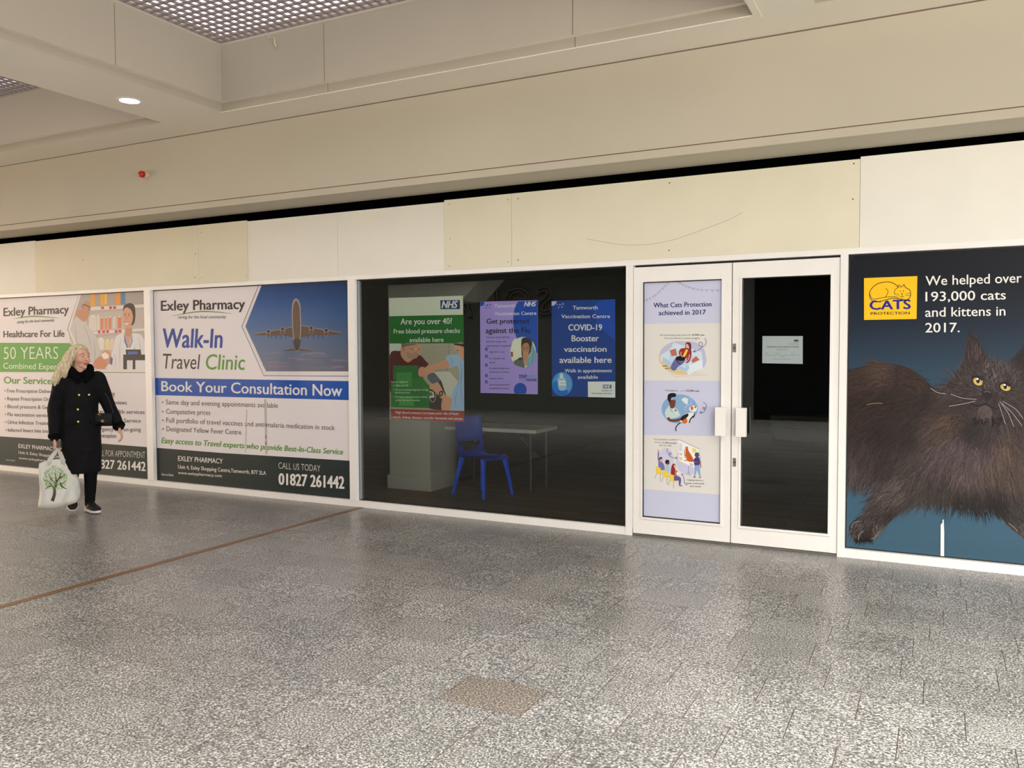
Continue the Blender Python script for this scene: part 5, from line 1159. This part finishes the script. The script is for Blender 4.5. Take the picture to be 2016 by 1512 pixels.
for i in range(n_): b.faces.new((K_[0][i], K_[0][i+1], F_[0][i+1], F_[0][i]))
obj('bag_body', b, M_BAG, BG, smooth=True)
for sd in (-1, 1):
    b = NB(); p0, p1 = bagp(-.38, .93, sd), bagp(.34, .93, sd); tp = Vector((0, sd*.006, top+.006))
    c = catmull([p0+Vector((0, sd*.004, -.03)), p0+Vector((0, sd*.004, .03)), tp+Vector((-.014, 0, -.02)), tp, tp+Vector((.014, 0, -.02)), p1+Vector((0, sd*.004, .03)), p1+Vector((0, sd*.004, -.03))], 5, False)
    V = []
    for i, q in enumerate(c):
        t = (c[min(i+1, len(c)-1)]-c[max(i-1, 0)]).normalized(); nn = Vector((t.z, 0, -t.x))*(.012 if 6 > abs(i-15) else .018)
        V.append((b.verts.new(q-nn), b.verts.new(q+nn)))
    for (a0, a1), (b0, b1) in zip(V, V[1:]): b.faces.new((a0, a1, b1, b0))
    bmesh.ops.solidify(b, geom=b.faces[:], thickness=.002); bmesh.ops.recalc_face_normals(b, faces=b.faces); obj('handle', b, mat('bag handle web', (236, 236, 232), .6), BG)
# the printed tree: trunk, branches, leaves laid on the front cloth
def onbag(u, v, o): q = bagp(u, v, -1); q.y -= o; return q
b = NB()
def bline(pts, wd, off):
    pts = catmull([(p[0], p[1], 0) for p in pts], 4, False); L = []
    for i, p in enumerate(pts):
        q = pts[min(i+1, len(pts)-1)]-pts[max(i-1, 0)]; l = math.hypot(q.x, q.y) or 1; ww = wd*(1-.8*i/len(pts))
        L.append((b.verts.new(onbag(p.x-q.y/l*ww, p.y+q.x/l*ww*.42, off)), b.verts.new(onbag(p.x+q.y/l*ww, p.y-q.x/l*ww*.42, off))))
    for a0, b0 in zip(L, L[1:]): b.faces.new((a0[0], a0[1], b0[1], b0[0]))
bline([(-.42, .12), (-.34, .26), (-.32, .38), (-.20, .52), (-.18, .72)], .10, .003)
for q in ([(-.33, .36), (-.45, .46), (-.62, .56), (-.8, .60)], [(-.30, .40), (-.10, .47), (.10, .47), (.30, .52)], [(-.24, .46), (-.40, .58), (-.5, .72)], [(-.22, .50), (0, .60), (.12, .72)], [(-.05, .47), (.12, .38), (.28, .34)], [(-.45, .46), (-.62, .44), (-.78, .40)], [(0, .60), (.2, .62), (.34, .68)]): bline(q, .045, .0032)
obj('tree_trunk_print', b, mat('bag print brown', (62, 40, 32), .5), BG)
b = NB(); b2 = NB(); rg = random.Random(9)
for k in range(520):
    a_ = rg.uniform(0, 2*PI); r_ = math.sqrt(rg.random()); u = -.20+.62*r_*math.cos(a_); v = .60+.27*r_*math.sin(a_)
    if v < .36 or u < -.92: continue
    s_ = rg.uniform(.015, .045); t_ = rg.uniform(0, PI); bb = b if k % 2 else b2
    q = [onbag(u+s_*math.cos(t_+w)*(1 if i % 2 else .55), v+.42*s_*math.sin(t_+w)*(1 if i % 2 else .55), .0036+.0001*(k % 9)) for i, w in enumerate((0, PI/2, PI, 3*PI/2))]
    bb.faces.new([bb.verts.new(x) for x in q])
obj('leaf_print', b, mat('bag print green', (120, 166, 84), .5), BG); obj('leaf_print', b2, mat('bag print light green', (158, 192, 122), .5), BG)

# --- small black handbag at her left hip
gb = Matrix.Rotation(math.radians(-27), 4, 'Z') @ Vector((.115, .190, .84)) + WR.location
g = empty('handbag', gb, math.radians(-27+55), 'small black handbag with gold clasp hanging at the woman\'s hip', 'bag')
M_LEA = mat('black leather', (16, 15, 16), .45)
b = NB(); box(b, -.072, .072, -.033, .035, 0, .120); obj('bag_body', b, M_LEA, g, bevel=.014, segs=3, smooth=True)
b = NB(); box(b, -.074, .074, -.039, -.031, .04, .122); obj('flap', b, M_LEA, g, bevel=.006)
b = NB(); tube(b, [(.0, -.040, .05), (0, -.052, .05)], .014, 16); obj('clasp', b, M_GOLD, g)
b = NB(); tube(b, [(-.045, -.042, .116), (-.02, -.046, .106)], .007, 8); obj('gold_trim', b, M_GOLD, g)
b = NB(); tube(b, catmull([(-.08, 0, .12), (-.10, .0, .22), (-.115, .02, .34), (-.09, .03, .47)], 5, False), .006, 8); tube(b, catmull([(.08, 0, .12), (.03, .03, .24), (-.04, .04, .36), (-.09, .03, .47)], 5, False), .006, 8); obj('strap', b, M_LEA, g)
